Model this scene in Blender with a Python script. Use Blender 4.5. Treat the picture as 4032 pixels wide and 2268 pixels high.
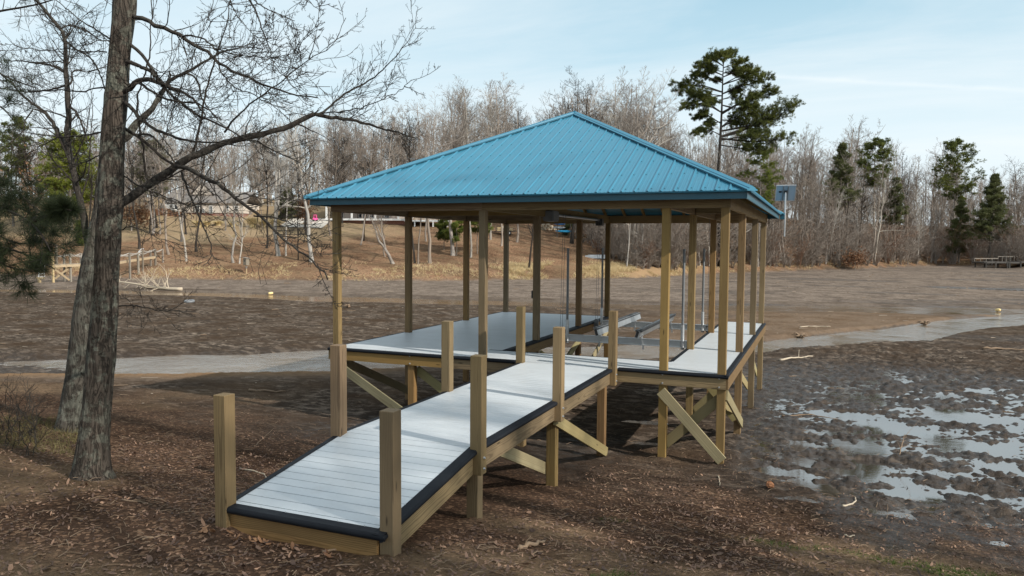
import bpy, bmesh, math, random
import numpy as np
from mathutils import Matrix, Vector

for _o in list(bpy.data.objects):
    bpy.data.objects.remove(_o)
scene = bpy.context.scene
COL = scene.collection
R = math.radians

# ------------------------------------------------------------------ camera
F_PX = 2952.1                                   # focal length in pixels of the 4032 px wide photo
CAM = np.array([1.5377, -13.451, 2.263])        # metres; z = 0 is the deck surface
YAW, PITCH, ROLL = R(22.327), R(-3.399), R(0.411)
_cy, _sy, _cp, _sp = math.cos(YAW), math.sin(YAW), math.cos(PITCH), math.sin(PITCH)
FWD = np.array([-_sy * _cp, _cy * _cp, _sp])
_r0 = np.array([_cy, _sy, 0.0])
_u0 = np.cross(_r0, FWD)
RGT = math.cos(ROLL) * _r0 + math.sin(ROLL) * _u0
UPV = -math.sin(ROLL) * _r0 + math.cos(ROLL) * _u0
cd = bpy.data.cameras.new("camera")
cd.sensor_width = 36.0
cd.lens = 36.0 * F_PX / 4032.0
cd.clip_start = 0.05
cd.clip_end = 3000
cam = bpy.data.objects.new("camera", cd)
COL.objects.link(cam)
cam.matrix_world = Matrix(((RGT[0], UPV[0], -FWD[0], CAM[0]), (RGT[1], UPV[1], -FWD[1], CAM[1]),
                           (RGT[2], UPV[2], -FWD[2], CAM[2]), (0, 0, 0, 1)))
scene.camera = cam

# ------------------------------------------------------------------ light
SUN_EL, SUN_AZ = R(34.0), R(103.5)              # azimuth clockwise from +Y
SUN_STRENGTH = 4.4
SKY_STRENGTH = 0.10
EXPOSURE = 0.14
sd = bpy.data.lights.new("sun", 'SUN')
sd.energy = SUN_STRENGTH
sd.angle = R(0.53)
sd.color = (1.0, 0.955, 0.88)
sun = bpy.data.objects.new("sun", sd)
COL.objects.link(sun)
_sdir = Vector((math.sin(SUN_AZ) * math.cos(SUN_EL), math.cos(SUN_AZ) * math.cos(SUN_EL), math.sin(SUN_EL)))
sun.rotation_euler = (-_sdir).to_track_quat('-Z', 'Y').to_euler()
sun.location = (30, -10, 40)

scene.view_settings.view_transform = 'Standard'
scene.view_settings.look = 'None'
scene.view_settings.exposure = EXPOSURE
scene.view_settings.gamma = 1.0
scene.render.engine = 'CYCLES'
scene.cycles.max_bounces = 6
scene.cycles.diffuse_bounces = 3
scene.cycles.transparent_max_bounces = 4


class NT:
    """small helper round a node tree"""
    def __init__(self, tree):
        self.t = tree

    def n(self, typ, ins=None, **props):
        nd = self.t.nodes.new(typ)
        for k, v in props.items():
            setattr(nd, k, v)
        for k, v in (ins or {}).items():
            s = nd.inputs[k]
            if isinstance(v, bpy.types.NodeSocket):
                self.t.links.new(v, s)
            else:
                s.default_value = v
        return nd

    def ramp(self, fac, stops, interp='LINEAR'):
        nd = self.n('ShaderNodeValToRGB', {'Fac': fac})
        e = nd.color_ramp.elements
        nd.color_ramp.interpolation = interp
        while len(e) < len(stops):
            e.new(0.5)
        for el, (p, c) in zip(e, stops):
            el.position = p
            el.color = (c[0], c[1], c[2], 1) if hasattr(c, '__len__') else (c, c, c, 1)
        return nd.outputs['Color']

    def mix(self, fac, a, b, blend='MIX'):
        nd = self.n('ShaderNodeMix', data_type='RGBA', blend_type=blend)
        for s, v in ((nd.inputs['Factor'], fac), (nd.inputs[6], a), (nd.inputs[7], b)):
            if isinstance(v, bpy.types.NodeSocket):
                self.t.links.new(v, s)
            elif hasattr(v, '__len__'):
                s.default_value = (v[0], v[1], v[2], 1)
            else:
                s.default_value = v
        return nd.outputs[2]

    def math(self, op, a, b=0.0, c=0.0, clamp=False):
        nd = self.n('ShaderNodeMath', operation=op, use_clamp=clamp)
        for i, v in enumerate((a, b, c)):
            if isinstance(v, bpy.types.NodeSocket):
                self.t.links.new(v, nd.inputs[i])
            else:
                nd.inputs[i].default_value = v
        return nd.outputs[0]

    def noise(self, vec, scale, detail=4, rough=0.55, dist=0.0):
        nd = self.n('ShaderNodeTexNoise', {'Scale': scale, 'Detail': detail, 'Roughness': rough, 'Distortion': dist})
        if vec is not None:
            self.t.links.new(vec, nd.inputs['Vector'])
        return nd.outputs['Fac']

    def mapping(self, vec, scale=(1, 1, 1), rot=(0, 0, 0), loc=(0, 0, 0)):
        return self.n('ShaderNodeMapping', {'Vector': vec, 'Scale': scale, 'Rotation': rot, 'Location': loc}).outputs[0]

    def obj_co(self):
        return self.n('ShaderNodeTexCoord').outputs['Object']

    def bump(self, height, strength=0.5, dist=0.02):
        return self.n('ShaderNodeBump', {'Height': height, 'Strength': strength, 'Distance': dist}).outputs[0]


def material(name):
    m = bpy.data.materials.new(name)
    m.use_nodes = True
    m.node_tree.nodes.clear()
    return m, NT(m.node_tree)


def finish(m, nt, color, rough=0.8, normal=None, metallic=0.0, spec=0.5, **extra):
    ins = {'Base Color': color if isinstance(color, bpy.types.NodeSocket) else (*color[:3], 1),
           'Roughness': rough, 'Metallic': metallic, 'Specular IOR Level': spec}
    ins.update(extra)
    b = nt.n('ShaderNodeBsdfPrincipled', ins)
    if normal is not None:
        nt.t.links.new(normal, b.inputs['Normal'])
    o = nt.n('ShaderNodeOutputMaterial')
    nt.t.links.new(b.outputs[0], o.inputs['Surface'])
    return m


# ------------------------------------------------------------------ sky
w = bpy.data.worlds.new("World")
scene.world = w
w.use_nodes = True
w.node_tree.nodes.clear()
nt = NT(w.node_tree)
sky = nt.n('ShaderNodeTexSky', sky_type='NISHITA', sun_disc=False, sun_elevation=SUN_EL, sun_rotation=SUN_AZ,
           altitude=200.0, air_density=1.0, dust_density=1.6, ozone_density=1.4)
gen = nt.n('ShaderNodeTexCoord').outputs['Generated']
sep = nt.n('ShaderNodeSeparateXYZ', {'Vector': gen})
elev = sep.outputs['Z']
# thin cirrus: streaks on a high flat layer (direction divided by its height)
zc = nt.math('MAXIMUM', elev, 0.03)
lay = nt.n('ShaderNodeCombineXYZ', {'X': nt.math('DIVIDE', sep.outputs['X'], nt.math('ADD', zc, 0.12)),
                                    'Y': nt.math('DIVIDE', sep.outputs['Y'], nt.math('ADD', zc, 0.12)), 'Z': 0.0}).outputs[0]
st1 = nt.noise(nt.mapping(lay, (0.55, 1.5, 1), (0, 0, R(-35)), (3.1, 0.4, 0)), 1.1, 7, 0.6, 0.7)
st2 = nt.noise(nt.mapping(lay, (0.28, 0.5, 1), (0, 0, R(20)), (7.1, 2.4, 0)), 1.0, 4, 0.5, 0.3)
cir = nt.math('ADD', nt.math('MULTIPLY', st1, 0.55), nt.math('MULTIPLY', st2, 0.55))
cirm = nt.ramp(cir, [(0.38, 0.0), (0.72, 0.9)])
# old vapour trail: a thin great-circle band, broken up by noise
tn = nt.n('ShaderNodeVectorMath', {0: gen, 1: (0, 0, 0)}, operation='DOT_PRODUCT')
TRAIL = tn
brk = nt.noise(gen, 22.0, 5, 0.65)
# sky: warm thin haze toward the horizon
hz = nt.ramp(elev, [(0.0, 0.97), (0.12, 0.90), (0.30, 0.72), (0.6, 0.40), (1.0, 0.25)])
hcol = nt.ramp(elev, [(0.0, (.83, .90, .93)), (0.13, (.74, .88, .945)), (0.30, (.50, .75, .88)), (1.0, (.20, .40, .62))])
hcol = nt.mix(1.0, hcol, (10, 10, 10), 'MULTIPLY')
c1 = nt.mix(hz, nt.mix(1.0, sky.outputs[0], (1.02, 1.20, 1.12), 'MULTIPLY'), hcol)
c2 = nt.mix(cirm, c1, (8.3, 9.0, 9.35))
SKYMIX = c2


def pix_dir(px, py):
    d = FWD + (px - 2016) / F_PX * RGT - (py - 1134) / F_PX * UPV
    return d / np.linalg.norm(d)


_nrm = np.cross(pix_dir(3000, 300), pix_dir(3750, 342))
_nrm /= np.linalg.norm(_nrm)
tn.inputs[1].default_value = tuple(_nrm)
band = nt.math('ABSOLUTE', nt.math('ADD', tn.outputs['Value'], nt.math('MULTIPLY', nt.math('SUBTRACT', brk, 0.5), 0.006)))
bandm = nt.ramp(band, [(0.0, 0.5), (0.0045, 0.0)])
_mid = pix_dir(3350, 320)
cd_ = nt.n('ShaderNodeVectorMath', {0: gen, 1: tuple(_mid)}, operation='DOT_PRODUCT').outputs['Value']
lenm = nt.ramp(cd_, [(0.972, 0.0), (0.992, 1.0)])
c3 = nt.mix(nt.math('MULTIPLY', bandm, nt.math('MULTIPLY', lenm, brk)), SKYMIX, (9.8, 10.0, 10.2))
bg = nt.n('ShaderNodeBackground', {'Color': c3, 'Strength': SKY_STRENGTH})
wo = nt.n('ShaderNodeOutputWorld')
nt.t.links.new(bg.outputs[0], wo.inputs['Surface'])


# ------------------------------------------------------------------ object helpers
def tag(o, label=None, cat=None, group=None, kind=None):
    if label:
        o['label'] = label
    if cat:
        o['category'] = cat
    if group:
        o['group'] = group
    if kind:
        o['kind'] = kind
    return o


def empty(name, loc=(0, 0, 0), rz=0.0, label=None, cat=None, group=None):
    o = bpy.data.objects.new(name, None)
    o.empty_display_size = 0.2
    o.location = loc
    o.rotation_euler = (0, 0, rz)
    COL.objects.link(o)
    return tag(o, label, cat, group)


def copy_tree(o, parent=None):
    c = o.copy()
    COL.objects.link(c)
    c.parent = parent
    for ch in o.children:
        copy_tree(ch, c)
    return c


class MB:
    """collects vertices and faces, then becomes ONE mesh object"""
    def __init__(self):
        self.v, self.f4, self.f3, self.m4, self.m3, self.n = [], [], [], [], [], 0

    def add(self, v, quads=None, tris=None, mi=0):
        v = np.asarray(v, float).reshape(-1, 3)
        if quads is not None and len(quads):
            q = np.asarray(quads, np.int64).reshape(-1, 4) + self.n
            self.f4.append(q)
            self.m4.append(np.full(len(q), mi))
        if tris is not None and len(tris):
            t = np.asarray(tris, np.int64).reshape(-1, 3) + self.n
            self.f3.append(t)
            self.m3.append(np.full(len(t), mi))
        self.v.append(v)
        self.n += len(v)
        return self

    def box(self, lo, hi, mi=0, M=None):
        x0, y0, z0 = lo
        x1, y1, z1 = hi
        v = np.array([(x0, y0, z0), (x1, y0, z0), (x1, y1, z0), (x0, y1, z0),
                      (x0, y0, z1), (x1, y0, z1), (x1, y1, z1), (x0, y1, z1)], float)
        if M is not None:
            v = v @ np.array(M)[:3, :3].T + np.array(M)[:3, 3]
        return self.add(v, [(0, 3, 2, 1), (4, 5, 6, 7), (0, 1, 5, 4), (1, 2, 6, 5), (2, 3, 7, 6), (3, 0, 4, 7)], mi=mi)

    def bar(self, p0, p1, w, h, mi=0, up=(0, 0, 1)):
        p0, p1 = np.array(p0, float), np.array(p1, float)
        x = p1 - p0
        L = np.linalg.norm(x)
        x /= L
        u = np.array(up, float)
        if abs(x @ u) > 0.98:
            u = np.array((0, 1, 0.0))
        y = np.cross(u, x)
        y /= np.linalg.norm(y)
        z = np.cross(x, y)
        M = np.eye(4)
        M[:3, 0], M[:3, 1], M[:3, 2], M[:3, 3] = x, y, z, p0
        return self.box((0, -w / 2, -h / 2), (L, w / 2, h / 2), mi, M)

    def tubes(self, P, Rr, sides=3, mi=0, cap=False):
        """P (m,k,3) paths, Rr (m,k) radii"""
        P = np.asarray(P, float)
        Rr = np.asarray(Rr, float)
        m, k, _ = P.shape
        T = np.gradient(P, axis=1)
        T /= np.linalg.norm(T, axis=2, keepdims=True) + 1e-12
        mx = np.abs(T).max(axis=1)
        ref = np.eye(3)[np.argmin(mx, axis=1)]
        U = np.cross(T, ref[:, None, :])
        U /= np.linalg.norm(U, axis=2, keepdims=True) + 1e-12
        V = np.cross(T, U)
        a = np.arange(sides) * 2 * np.pi / sides
        ring = (U[:, :, None, :] * np.cos(a)[None, None, :, None] + V[:, :, None, :] * np.sin(a)[None, None, :, None])
        vv = P[:, :, None, :] + ring * Rr[:, :, None, None]
        idx = np.arange(m * k * sides).reshape(m, k, sides)
        q = np.stack([idx[:, :-1, :], np.roll(idx, -1, 2)[:, :-1, :], np.roll(idx, -1, 2)[:, 1:, :], idx[:, 1:, :]], -1).reshape(-1, 4)
        self.add(vv.reshape(-1, 3), q, mi=mi)
        if cap and sides == 4:
            self.f4.append(np.concatenate([idx[:, 0, ::-1], idx[:, -1, :]]) + self.n - m * k * sides)
            self.m4.append(np.full(2 * m, mi))
        elif cap:
            base = self.n - m * k * sides
            cc = np.concatenate([P[:, 0, :], P[:, -1, :]])
            j = np.arange(sides)
            t = []
            for i in range(m):
                a0, b0 = self.n + i, self.n + m + i
                t += [(a0, base + idx[i, 0, (s + 1) % sides], base + idx[i, 0, s]) for s in j]
                t += [(b0, base + idx[i, -1, s], base + idx[i, -1, (s + 1) % sides]) for s in j]
            self.f3.append(np.array(t))
            self.m3.append(np.full(len(t), mi))
            self.v.append(cc)
            self.n += len(cc)
        return self

    def cyl(self, p0, p1, r0, r1=None, sides=10, mi=0):
        r1 = r0 if r1 is None else r1
        return self.tubes(np.array([[p0, p1]], float), np.array([[r0, r1]]), sides, mi, cap=True)

    def mesh(self, name, mats, smooth=False):
        me = bpy.data.meshes.new(name)
        V = np.concatenate(self.v)
        f4 = np.concatenate(self.f4) if self.f4 else np.zeros((0, 4), int)
        f3 = np.concatenate(self.f3) if self.f3 else np.zeros((0, 3), int)
        n4, n3 = len(f4), len(f3)
        me.vertices.add(len(V))
        me.vertices.foreach_set('co', V.astype(np.float32).ravel())
        me.loops.add(4 * n4 + 3 * n3)
        me.loops.foreach_set('vertex_index', np.concatenate([f4.ravel(), f3.ravel()]).astype(np.int32))
        me.polygons.add(n4 + n3)
        st = np.concatenate([np.arange(n4) * 4, 4 * n4 + np.arange(n3) * 3]).astype(np.int32)
        me.polygons.foreach_set('loop_start', st)
        mi = np.concatenate((self.m4 or [np.zeros(0)]) + (self.m3 or [np.zeros(0)])).astype(np.int32)
        me.polygons.foreach_set('material_index', mi)
        me.polygons.foreach_set('use_smooth', np.full(n4 + n3, bool(smooth)))
        for m in mats:
            me.materials.append(m)
        me.update(calc_edges=True)
        return me

    def build(self, name, mats, parent=None, smooth=False):
        if not isinstance(mats, (list, tuple)):
            mats = [mats]
        o = bpy.data.objects.new(name, self.mesh(name, mats, smooth))
        COL.objects.link(o)
        if parent is not None:
            o.parent = parent
        return o


def bevelled(o, wd=0.004, seg=1):
    bm = bmesh.new()
    bm.from_mesh(o.data)
    bmesh.ops.remove_doubles(bm, verts=bm.verts, dist=1e-5)
    bmesh.ops.bevel(bm, geom=bm.edges[:], offset=wd, segments=seg, affect='EDGES', clamp_overlap=True)
    bm.to_mesh(o.data)
    bm.free()
    return o


def lumber(name, p0, p1, wy, hz, m, parent=None, up=(0, 0, 1), bev=0.004):
    """one piece of timber from p0 to p1; local X runs along the grain"""
    p0, p1 = np.array(p0, float), np.array(p1, float)
    x = p1 - p0
    L = np.linalg.norm(x)
    x = x / L
    u = np.array(up, float)
    if abs(x @ u) > 0.98:
        u = np.array((0, 1.0, 0))
    y = np.cross(u, x)
    y /= np.linalg.norm(y)
    z = np.cross(x, y)
    o = MB().box((0, -wy / 2, -hz / 2), (L, wy / 2, hz / 2)).build(name, m, parent)
    if bev:
        bevelled(o, bev)
    M = Matrix(((x[0], y[0], z[0], p0[0]), (x[1], y[1], z[1], p0[1]), (x[2], y[2], z[2], p0[2]), (0, 0, 0, 1)))
    o.matrix_local = M if parent is None else Matrix.Translation(-Vector(parent.location)) @ M
    return o


# ------------------------------------------------------------------ noise in numpy
def _hash(ix, iy, seed):
    h = (ix.astype(np.int64) * 374761393 + iy.astype(np.int64) * 668265263 + seed * 974711) & 0x7fffffff
    h = (h ^ (h >> 13)) * 1274126177 & 0x7fffffff
    h = h ^ (h >> 16)
    return (h & 0xffff) / 65535.0


def vnoise(x, y, seed=0):
    ix, iy = np.floor(x), np.floor(y)
    fx, fy = x - ix, y - iy
    fx = fx * fx * (3 - 2 * fx)
    fy = fy * fy * (3 - 2 * fy)
    a, b = _hash(ix, iy, seed), _hash(ix + 1, iy, seed)
    c, d = _hash(ix, iy + 1, seed), _hash(ix + 1, iy + 1, seed)
    return (a + (b - a) * fx) * (1 - fy) + (c + (d - c) * fx) * fy


def fbm(x, y, oct=4, seed=0, gain=0.5):
    x, y = np.asarray(x, float), np.asarray(y, float)
    s, a, tot = 0, 1.0, 0
    for i in range(oct):
        s = s + a * (vnoise(x * 1.7 ** i * 1.0 + 17.3 * i, y * 1.7 ** i + 9.1 * i, seed + i) - 0.5)
        tot += a
        a *= gain
    return s / tot


def sstep(a, b, x):
    t = np.clip((x - a) / (b - a), 0, 1)
    return t * t * (3 - 2 * t)
# ------------------------------------------------------------------ terrain (polar survey about the camera's foot)
WATER_Z = -2.12
S1U = [(-80, 150), (-40, 105), (-22, 74), (-12.11, 57.75), (-9.8, 54.38), (-6.99, 49.7), (-4.04, 44.11), (-0.26, 39.65), (3.54, 35.73), (17.73, 31.55),
       (36.2, 30.95), (41.41, 30.56), (50.42, 31.73), (56.83, 33.21), (70, 40), (85, 55)]
S1L = [(-80, 135), (-40, 92), (-22, 64), (-12.14, 49.63), (-9.83, 45.95), (-7.04, 39.73), (-4.07, 38.1), (-0.28, 34.58), (3.59, 31.75), (16.75, 27.41),
       (36.03, 25.49), (41.43, 25.7), (48.12, 25.98), (52.69, 26.52), (56.88, 26.94), (70, 31), (85, 44)]
S2U = [(-80, 165), (-40, 115), (-22, 80), (-12.09, 64.19), (-7.46, 61.43), (3.83, 56.92), (12.22, 55.23), (25.74, 57.39), (37.81, 62.94), (46.4, 71.29), (56.71, 80.92), (85, 130)]
S2L = [(-80, 158), (-40, 109), (-22, 73), (-12.11, 58.4), (-7.47, 55.43), (3.82, 51.69), (12.22, 50.91), (25.74, 52.89), (37.81, 56.76), (46.4, 65.32), (56.72, 75.06), (85, 122)]
FOOT = [(-85, 260), (-40, 210), (-11.99, 182), (-7.36, 192), (-2.79, 152.5), (3.89, 124.39), (13.01, 94.74), (24.58, 84.74), (35.98, 83.66), (47.99, 91.34),
        (52.53, 100.31), (56.68, 112), (85, 150)]


def _itp(tab, th):
    a = np.array(tab)
    return np.interp(th, a[:, 0], a[:, 1])


_FY = np.array([(-60, .4), (-25, -.1), (-13, -.36), (-9, -.43), (-7.9, -.49), (-6.1, -.86), (-3.3, -1.31), (-.3, -1.62), (3, -1.80), (6.3, -1.91), (9.4, -1.96), (14, -2.0), (900, -2.0)])
_yy = np.linspace(-60, 60, 2401)
_zz = np.interp(_yy, _FY[:, 0], _FY[:, 1])
_k = np.hanning(41)
_zz = np.convolve(np.pad(_zz, 20, mode='edge'), _k / _k.sum(), 'valid')
_GS = np.array([(-5, 0), (0, 0), (1.2, .25), (3.5, 1.0), (10, 1.8), (25, 4.2), (50, 9.2), (62, 11.3), (80, 13), (200, 18), (900, 28)])

FOOTINGS = [(X, Y) for X in (-8.0455, -6.2, -4.6013, -1.0168, 0.0) for Y in (0.0, 3.0191, 6.3491, 9.3554)] + [(X, Y) for X in (-2.03, -3.58) for Y in (-5.84, -3.16, -.46)] + [(-3.69, -7.94), (-1.90, -7.86)]
PUDDLES = []     # (x, y, radius across, radius along the view, depth), filled from survey points below


def polar(x, y):
    dx, dy = x - CAM[0], y - CAM[1]
    return np.degrees(np.arctan2(-dx, dy)), np.hypot(dx, dy)


def zones(x, y):
    x, y = np.asarray(x, float), np.asarray(y, float)
    th, r = polar(x, y)
    ahead = sstep(100, 80, np.abs(th))
    e = fbm(x * .16, y * .16, 4, 5) * 5.0 + fbm(x * .9, y * .9, 3, 8) * 1.0
    sc = np.clip(r / 45.0, .35, 1.6)
    d1 = np.minimum(r - (_itp(S1L, th)), _itp(S1U, th) - r) + e * .40 * sc      # >0 inside the channel
    d2 = np.minimum(r - (_itp(S2L, th)), _itp(S2U, th) - r) + e * .30 * sc
    d1 = np.where(ahead > .5, d1, -9)
    d2 = np.where(ahead > .5, d2, -9)
    s = np.where(ahead > .01, r - _itp(FOOT, th) + e * .5, -50)
    return th, r, ahead, d1, d2, s


def base_z(x, y):
    x, y = np.asarray(x, float), np.asarray(y, float)
    th, r, ahead, d1, d2, s = zones(x, y)
    z = np.interp(y + .05 * np.clip(x + 2, -12, 12), _yy, _zz) + fbm(x * .22, y * .22, 3, 2) * .10
    right = sstep(8, -2, th)
    z = z + np.interp(s, _GS[:, 0], _GS[:, 1]) * ahead * (1 - .25 * right)
    z = z + np.where(s > 2, fbm(x * .05, y * .05, 3, 4) * np.clip(s * .05, 0, 1.2), 0)
    dep = np.maximum(sstep(-.9, .7, d1) * .34, sstep(-1.2, .7, d2) * .30)
    return z - dep * ahead


def wetmask(x, y):
    th, r, ahead, d1, d2, s = zones(x, y)
    a = sstep(7.5, 3.0, th) * sstep(10.5, 15.0, r) * sstep(34, 24, r) * ahead
    b = sstep(1.2, -2.5, th) * sstep(8.5, 12.0, r) * sstep(33, 24, r) * ahead
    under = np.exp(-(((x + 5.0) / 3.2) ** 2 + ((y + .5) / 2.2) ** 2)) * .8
    far = sstep(-5.5, -8.5, th) * sstep(62, 67, r) * sstep(98, 84, r) * 1.35 * sstep(.42, .62, vnoise(x * .09 + y * .05, y * .16, 78))
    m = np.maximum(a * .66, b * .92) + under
    m = np.maximum(m, far)
    m = m * (.55 + .9 * vnoise(x * .21 + 5, y * .21, 77))
    return np.clip(m, 0, 1)


def micro(x, y):
    """small relief of mud, litter and bank"""
    th, r, ahead, d1, d2, s = zones(x, y)
    zb = np.interp(y + .05 * np.clip(x + 2, -12, 12), _yy, _zz)
    mud = sstep(-1.25, -1.75, zb) * sstep(3, 0, s)
    ridg = 1 - np.abs(2 * vnoise(x * 1.7, y * 2.3, 31) - 1)
    lump = fbm(x * 1.3, y * 1.3, 3, 21, .6) * .22 + fbm(x * 5.6, y * 5.6, 4, 25, .66) * 1.1
    ux, uy = x * .82 + y * .57, -x * .57 + y * .82
    furrow = fbm(ux * 1.1, uy * 3.6, 4, 35, .62)
    lump = lump * .9 + furrow * .50 * sstep(9, -2, th)
    wm = wetmask(x, y)
    rough = sstep(10, -4, th) * sstep(45, 30, r) + .35
    z = mud * (lump * .200 * rough + (ridg - .5) * .018 * rough + .036 - .054 * wm)
    z = z + (1 - mud) * np.where(s < 0, fbm(x * 1.6, y * 1.6, 4, 41) * .06 + .0, fbm(x * .5, y * .5, 3, 43) * .14)
    for (px, py) in FOOTINGS:
        d2_ = (x - px) ** 2 + (y - py) ** 2
        z = z + np.where(d2_ < .5, .055 * np.exp(-d2_ / .035) * (.4 + 1.2 * vnoise(x * 9, y * 9, 51)), 0)
    for (px, py, ra, rl, dep) in PUDDLES:
        dx, dy = x - px, y - py
        rr = np.hypot(px - CAM[0], py - CAM[1])
        ux, uy = (px - CAM[0]) / rr, (py - CAM[1]) / rr
        al, ac = dx * ux + dy * uy, -dx * uy + dy * ux
        z = z - dep * np.exp(-((ac / ra) ** 2 + (al / rl) ** 2) ** 1.5)
    return z


def ground_z(x, y):
    return base_z(x, y) + micro(x, y)


def gz(x, y):
    return float(ground_z(np.array([x]), np.array([y]))[0])


def ray_at(px, py, depth):
    """the point at that depth in front of the camera"""
    return CAM + depth * (FWD + (px - 2016) / F_PX * RGT - (py - 1134) / F_PX * UPV)


def on_ground(px, py, lo=5.0, hi=400.0):
    """survey: where the sight line of a photo point meets the terrain"""
    ds = np.exp(np.linspace(math.log(lo), math.log(hi), 1500))
    d = (FWD + (px - 2016) / F_PX * RGT - (py - 1134) / F_PX * UPV)
    P = CAM[None] + ds[:, None] * d[None]
    h = P[:, 2] - base_z(P[:, 0], P[:, 1])
    i = np.argmax(h < 0)
    if h[i] >= 0:
        i = len(ds) - 1
    t = ds[i - 1] + (ds[i] - ds[i - 1]) * h[i - 1] / max(1e-9, h[i - 1] - h[i]) if i > 0 else ds[0]
    p = CAM + t * d
    return np.array([p[0], p[1], float(base_z(np.array([p[0]]), np.array([p[1]]))[0])]), t


for (px, py, ra, rl, dep) in [(3142, 1752, .16, .42, .10), (3168, 1815, .14, .30, .09), (3095, 1860, .40, .30, .07), (3200, 1905, .30, .22, .06),
                              (3275, 1930, .30, .12, .06), (3412, 1765, .34, .42, .10), (3440, 1830, .25, .25, .08), (3463, 1884, .45, .20, .10),
                              (3575, 1942, .42, .22, .09), (3640, 1968, .20, .12, .08), (3850, 1946, .50, .17, .09), (3120, 1960, .30, .11, .07),
                              (3222, 1980, .12, .08, .07), (3500, 2015, .22, .16, .06), (3930, 2135, .10, .08, .07), (3945, 2030, .12, .08, .07),
                              (3600, 1700, .9, .5, .05), (3850, 1760, 1.1, .45, .07), (3800, 1640, 1.2, .6, .05), (3350, 1640, .8, .5, .05), (3990, 1850, .7, .3, .06),
                              (2530, 1660, .5, .25, .07), (2560, 1745, .4, .18, .06)]:
    p, t = on_ground(px, py)
    PUDDLES.append((p[0], p[1], ra * 1.2, rl * 1.2, dep + .025))

# terrain mesh
_th = np.concatenate([np.arange(-180, -16, 4.0), np.arange(-16, 61, .115), np.arange(61, 180, 4.0)])
_r = [0.6]
while _r[-1] < 900:
    rr = _r[-1]
    _r.append(rr * (1 + (.0042 if 10 < rr < 33 else .0060 if 4.5 < rr < 75 else .009 if rr < 130 else .03)))
_r = np.array(_r)
TT, RR = np.meshgrid(np.radians(_th), _r, indexing='ij')
GX = CAM[0] - np.sin(TT) * RR
GY = CAM[1] + np.cos(TT) * RR
BZ = base_z(GX, GY)
GZ = BZ + micro(GX, GY)
nA, nR = TT.shape
idx = np.arange(nA * nR).reshape(nA, nR)
nx = np.roll(idx, -1, 0)
quads = np.stack([idx[:, :-1], idx[:, 1:], nx[:, 1:], nx[:, :-1]], -1).reshape(-1, 4)
mbt = MB()
mbt.add(np.stack([GX, GY, GZ], -1).reshape(-1, 3), quads[:, ::-1])
c0 = mbt.n
mbt.add([(CAM[0], CAM[1], float(GZ[:, 0].mean()))], None, None)
mbt.f3.append(np.stack([np.full(nA, c0), nx[:, 0], idx[:, 0]], -1)[:, ::-1])
mbt.m3.append(np.zeros(nA))

th_, r_, ah_, d1_, d2_, s_ = zones(GX, GY)
zb_ = np.interp(GY + .05 * np.clip(GX + 2, -12, 12), _yy, _zz)
nz1 = fbm(GX * .25, GY * .25, 4, 61)
nz2 = fbm(GX * .9, GY * .9, 4, 67)
litter = sstep(-1.72, -1.30, zb_ + nz1 * .55 + nz2 * .2) * (s_ < 0)
soil = sstep(.05, .28, nz1 * 1.2 + nz2 * .5 + .28 * np.exp(-(((GX + 4.6) / 2.2) ** 2 + ((GY + 9.6) / 1.3) ** 2)) + .35 * np.exp(-(((GX + 1.2) / .7) ** 2 + ((GY + 5.6) / .5) ** 2)))
sand = sstep(3.4, .3, np.abs(d1_)) * sstep(22, 36, th_) * (r_ < 27) * (d1_ < .4)
rsand = sstep(1.8, .2, -d2_) * (d2_ < .3) * .8 + sstep(1.2, 0, -d1_) * .5 * (th_ < 12)
siltz = sstep(.5, 3.0, r_ - _itp(S2U, th_)) * (s_ < 1.0)
siltz = np.maximum(siltz, .6 * ((r_ > _itp(S1U, th_)) & (r_ < _itp(S2L, th_)) & (th_ < 16)) * sstep(16, 8, th_))
silt = np.clip(siltz + rsand + sand, 0, 1)
orange = np.clip(sand * 1.0 + ((r_ > _itp(S1U, th_)) & (r_ < _itp(S2L, th_)) & (th_ < 16)) * .5, 0, 1)
bank = sstep(-.6, 1.4, s_ + nz2 * 2)
lawn = sstep(23, 32, s_ + nz1 * 16) * sstep(27, 35, th_) * .9
straw = sstep(9, 1.5, np.abs(s_ - 4 + nz2 * 6)) * sstep(20, 14, th_) * sstep(6, 10, th_)
MIC = GZ - BZ
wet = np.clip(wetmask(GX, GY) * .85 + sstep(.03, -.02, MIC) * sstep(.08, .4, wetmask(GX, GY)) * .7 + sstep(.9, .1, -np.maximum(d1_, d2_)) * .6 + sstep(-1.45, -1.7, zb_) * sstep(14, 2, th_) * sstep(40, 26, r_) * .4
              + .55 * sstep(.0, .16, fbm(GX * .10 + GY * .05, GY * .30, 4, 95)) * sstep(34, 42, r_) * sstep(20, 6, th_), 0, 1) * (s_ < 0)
green = sstep(.16, .36, nz2 + nz1 * .6 + .33 * np.exp(-(((GX - 3.6) / 1.9) ** 2 + ((GY + 6.1) / .8) ** 2)) - .12 + .30 * np.exp(-(((GX + .6) / 1.6) ** 2 + ((GY + 4.6) / .35) ** 2))) * sstep(-1.5, -1.2, zb_) * (s_ < 0) * (GX > -2.4)
me = mbt.mesh("ground", [], smooth=True)


def set_attr(me, name, r, g, b):
    a = me.attributes.new(name, 'FLOAT_COLOR', 'POINT')
    n = len(me.vertices)
    c = np.ones((n, 4), np.float32)
    for i, ch in enumerate((r, g, b)):
        v = np.clip(ch, 0, 1).ravel()
        c[:len(v), i] = v
        c[len(v):, i] = v[-1]
    a.data.foreach_set('color', c.ravel())


set_attr(me, 'zone_a', litter, silt, bank)
set_attr(me, 'zone_b', wet, lawn, soil)
set_attr(me, 'zone_c', orange, green, straw)

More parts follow.
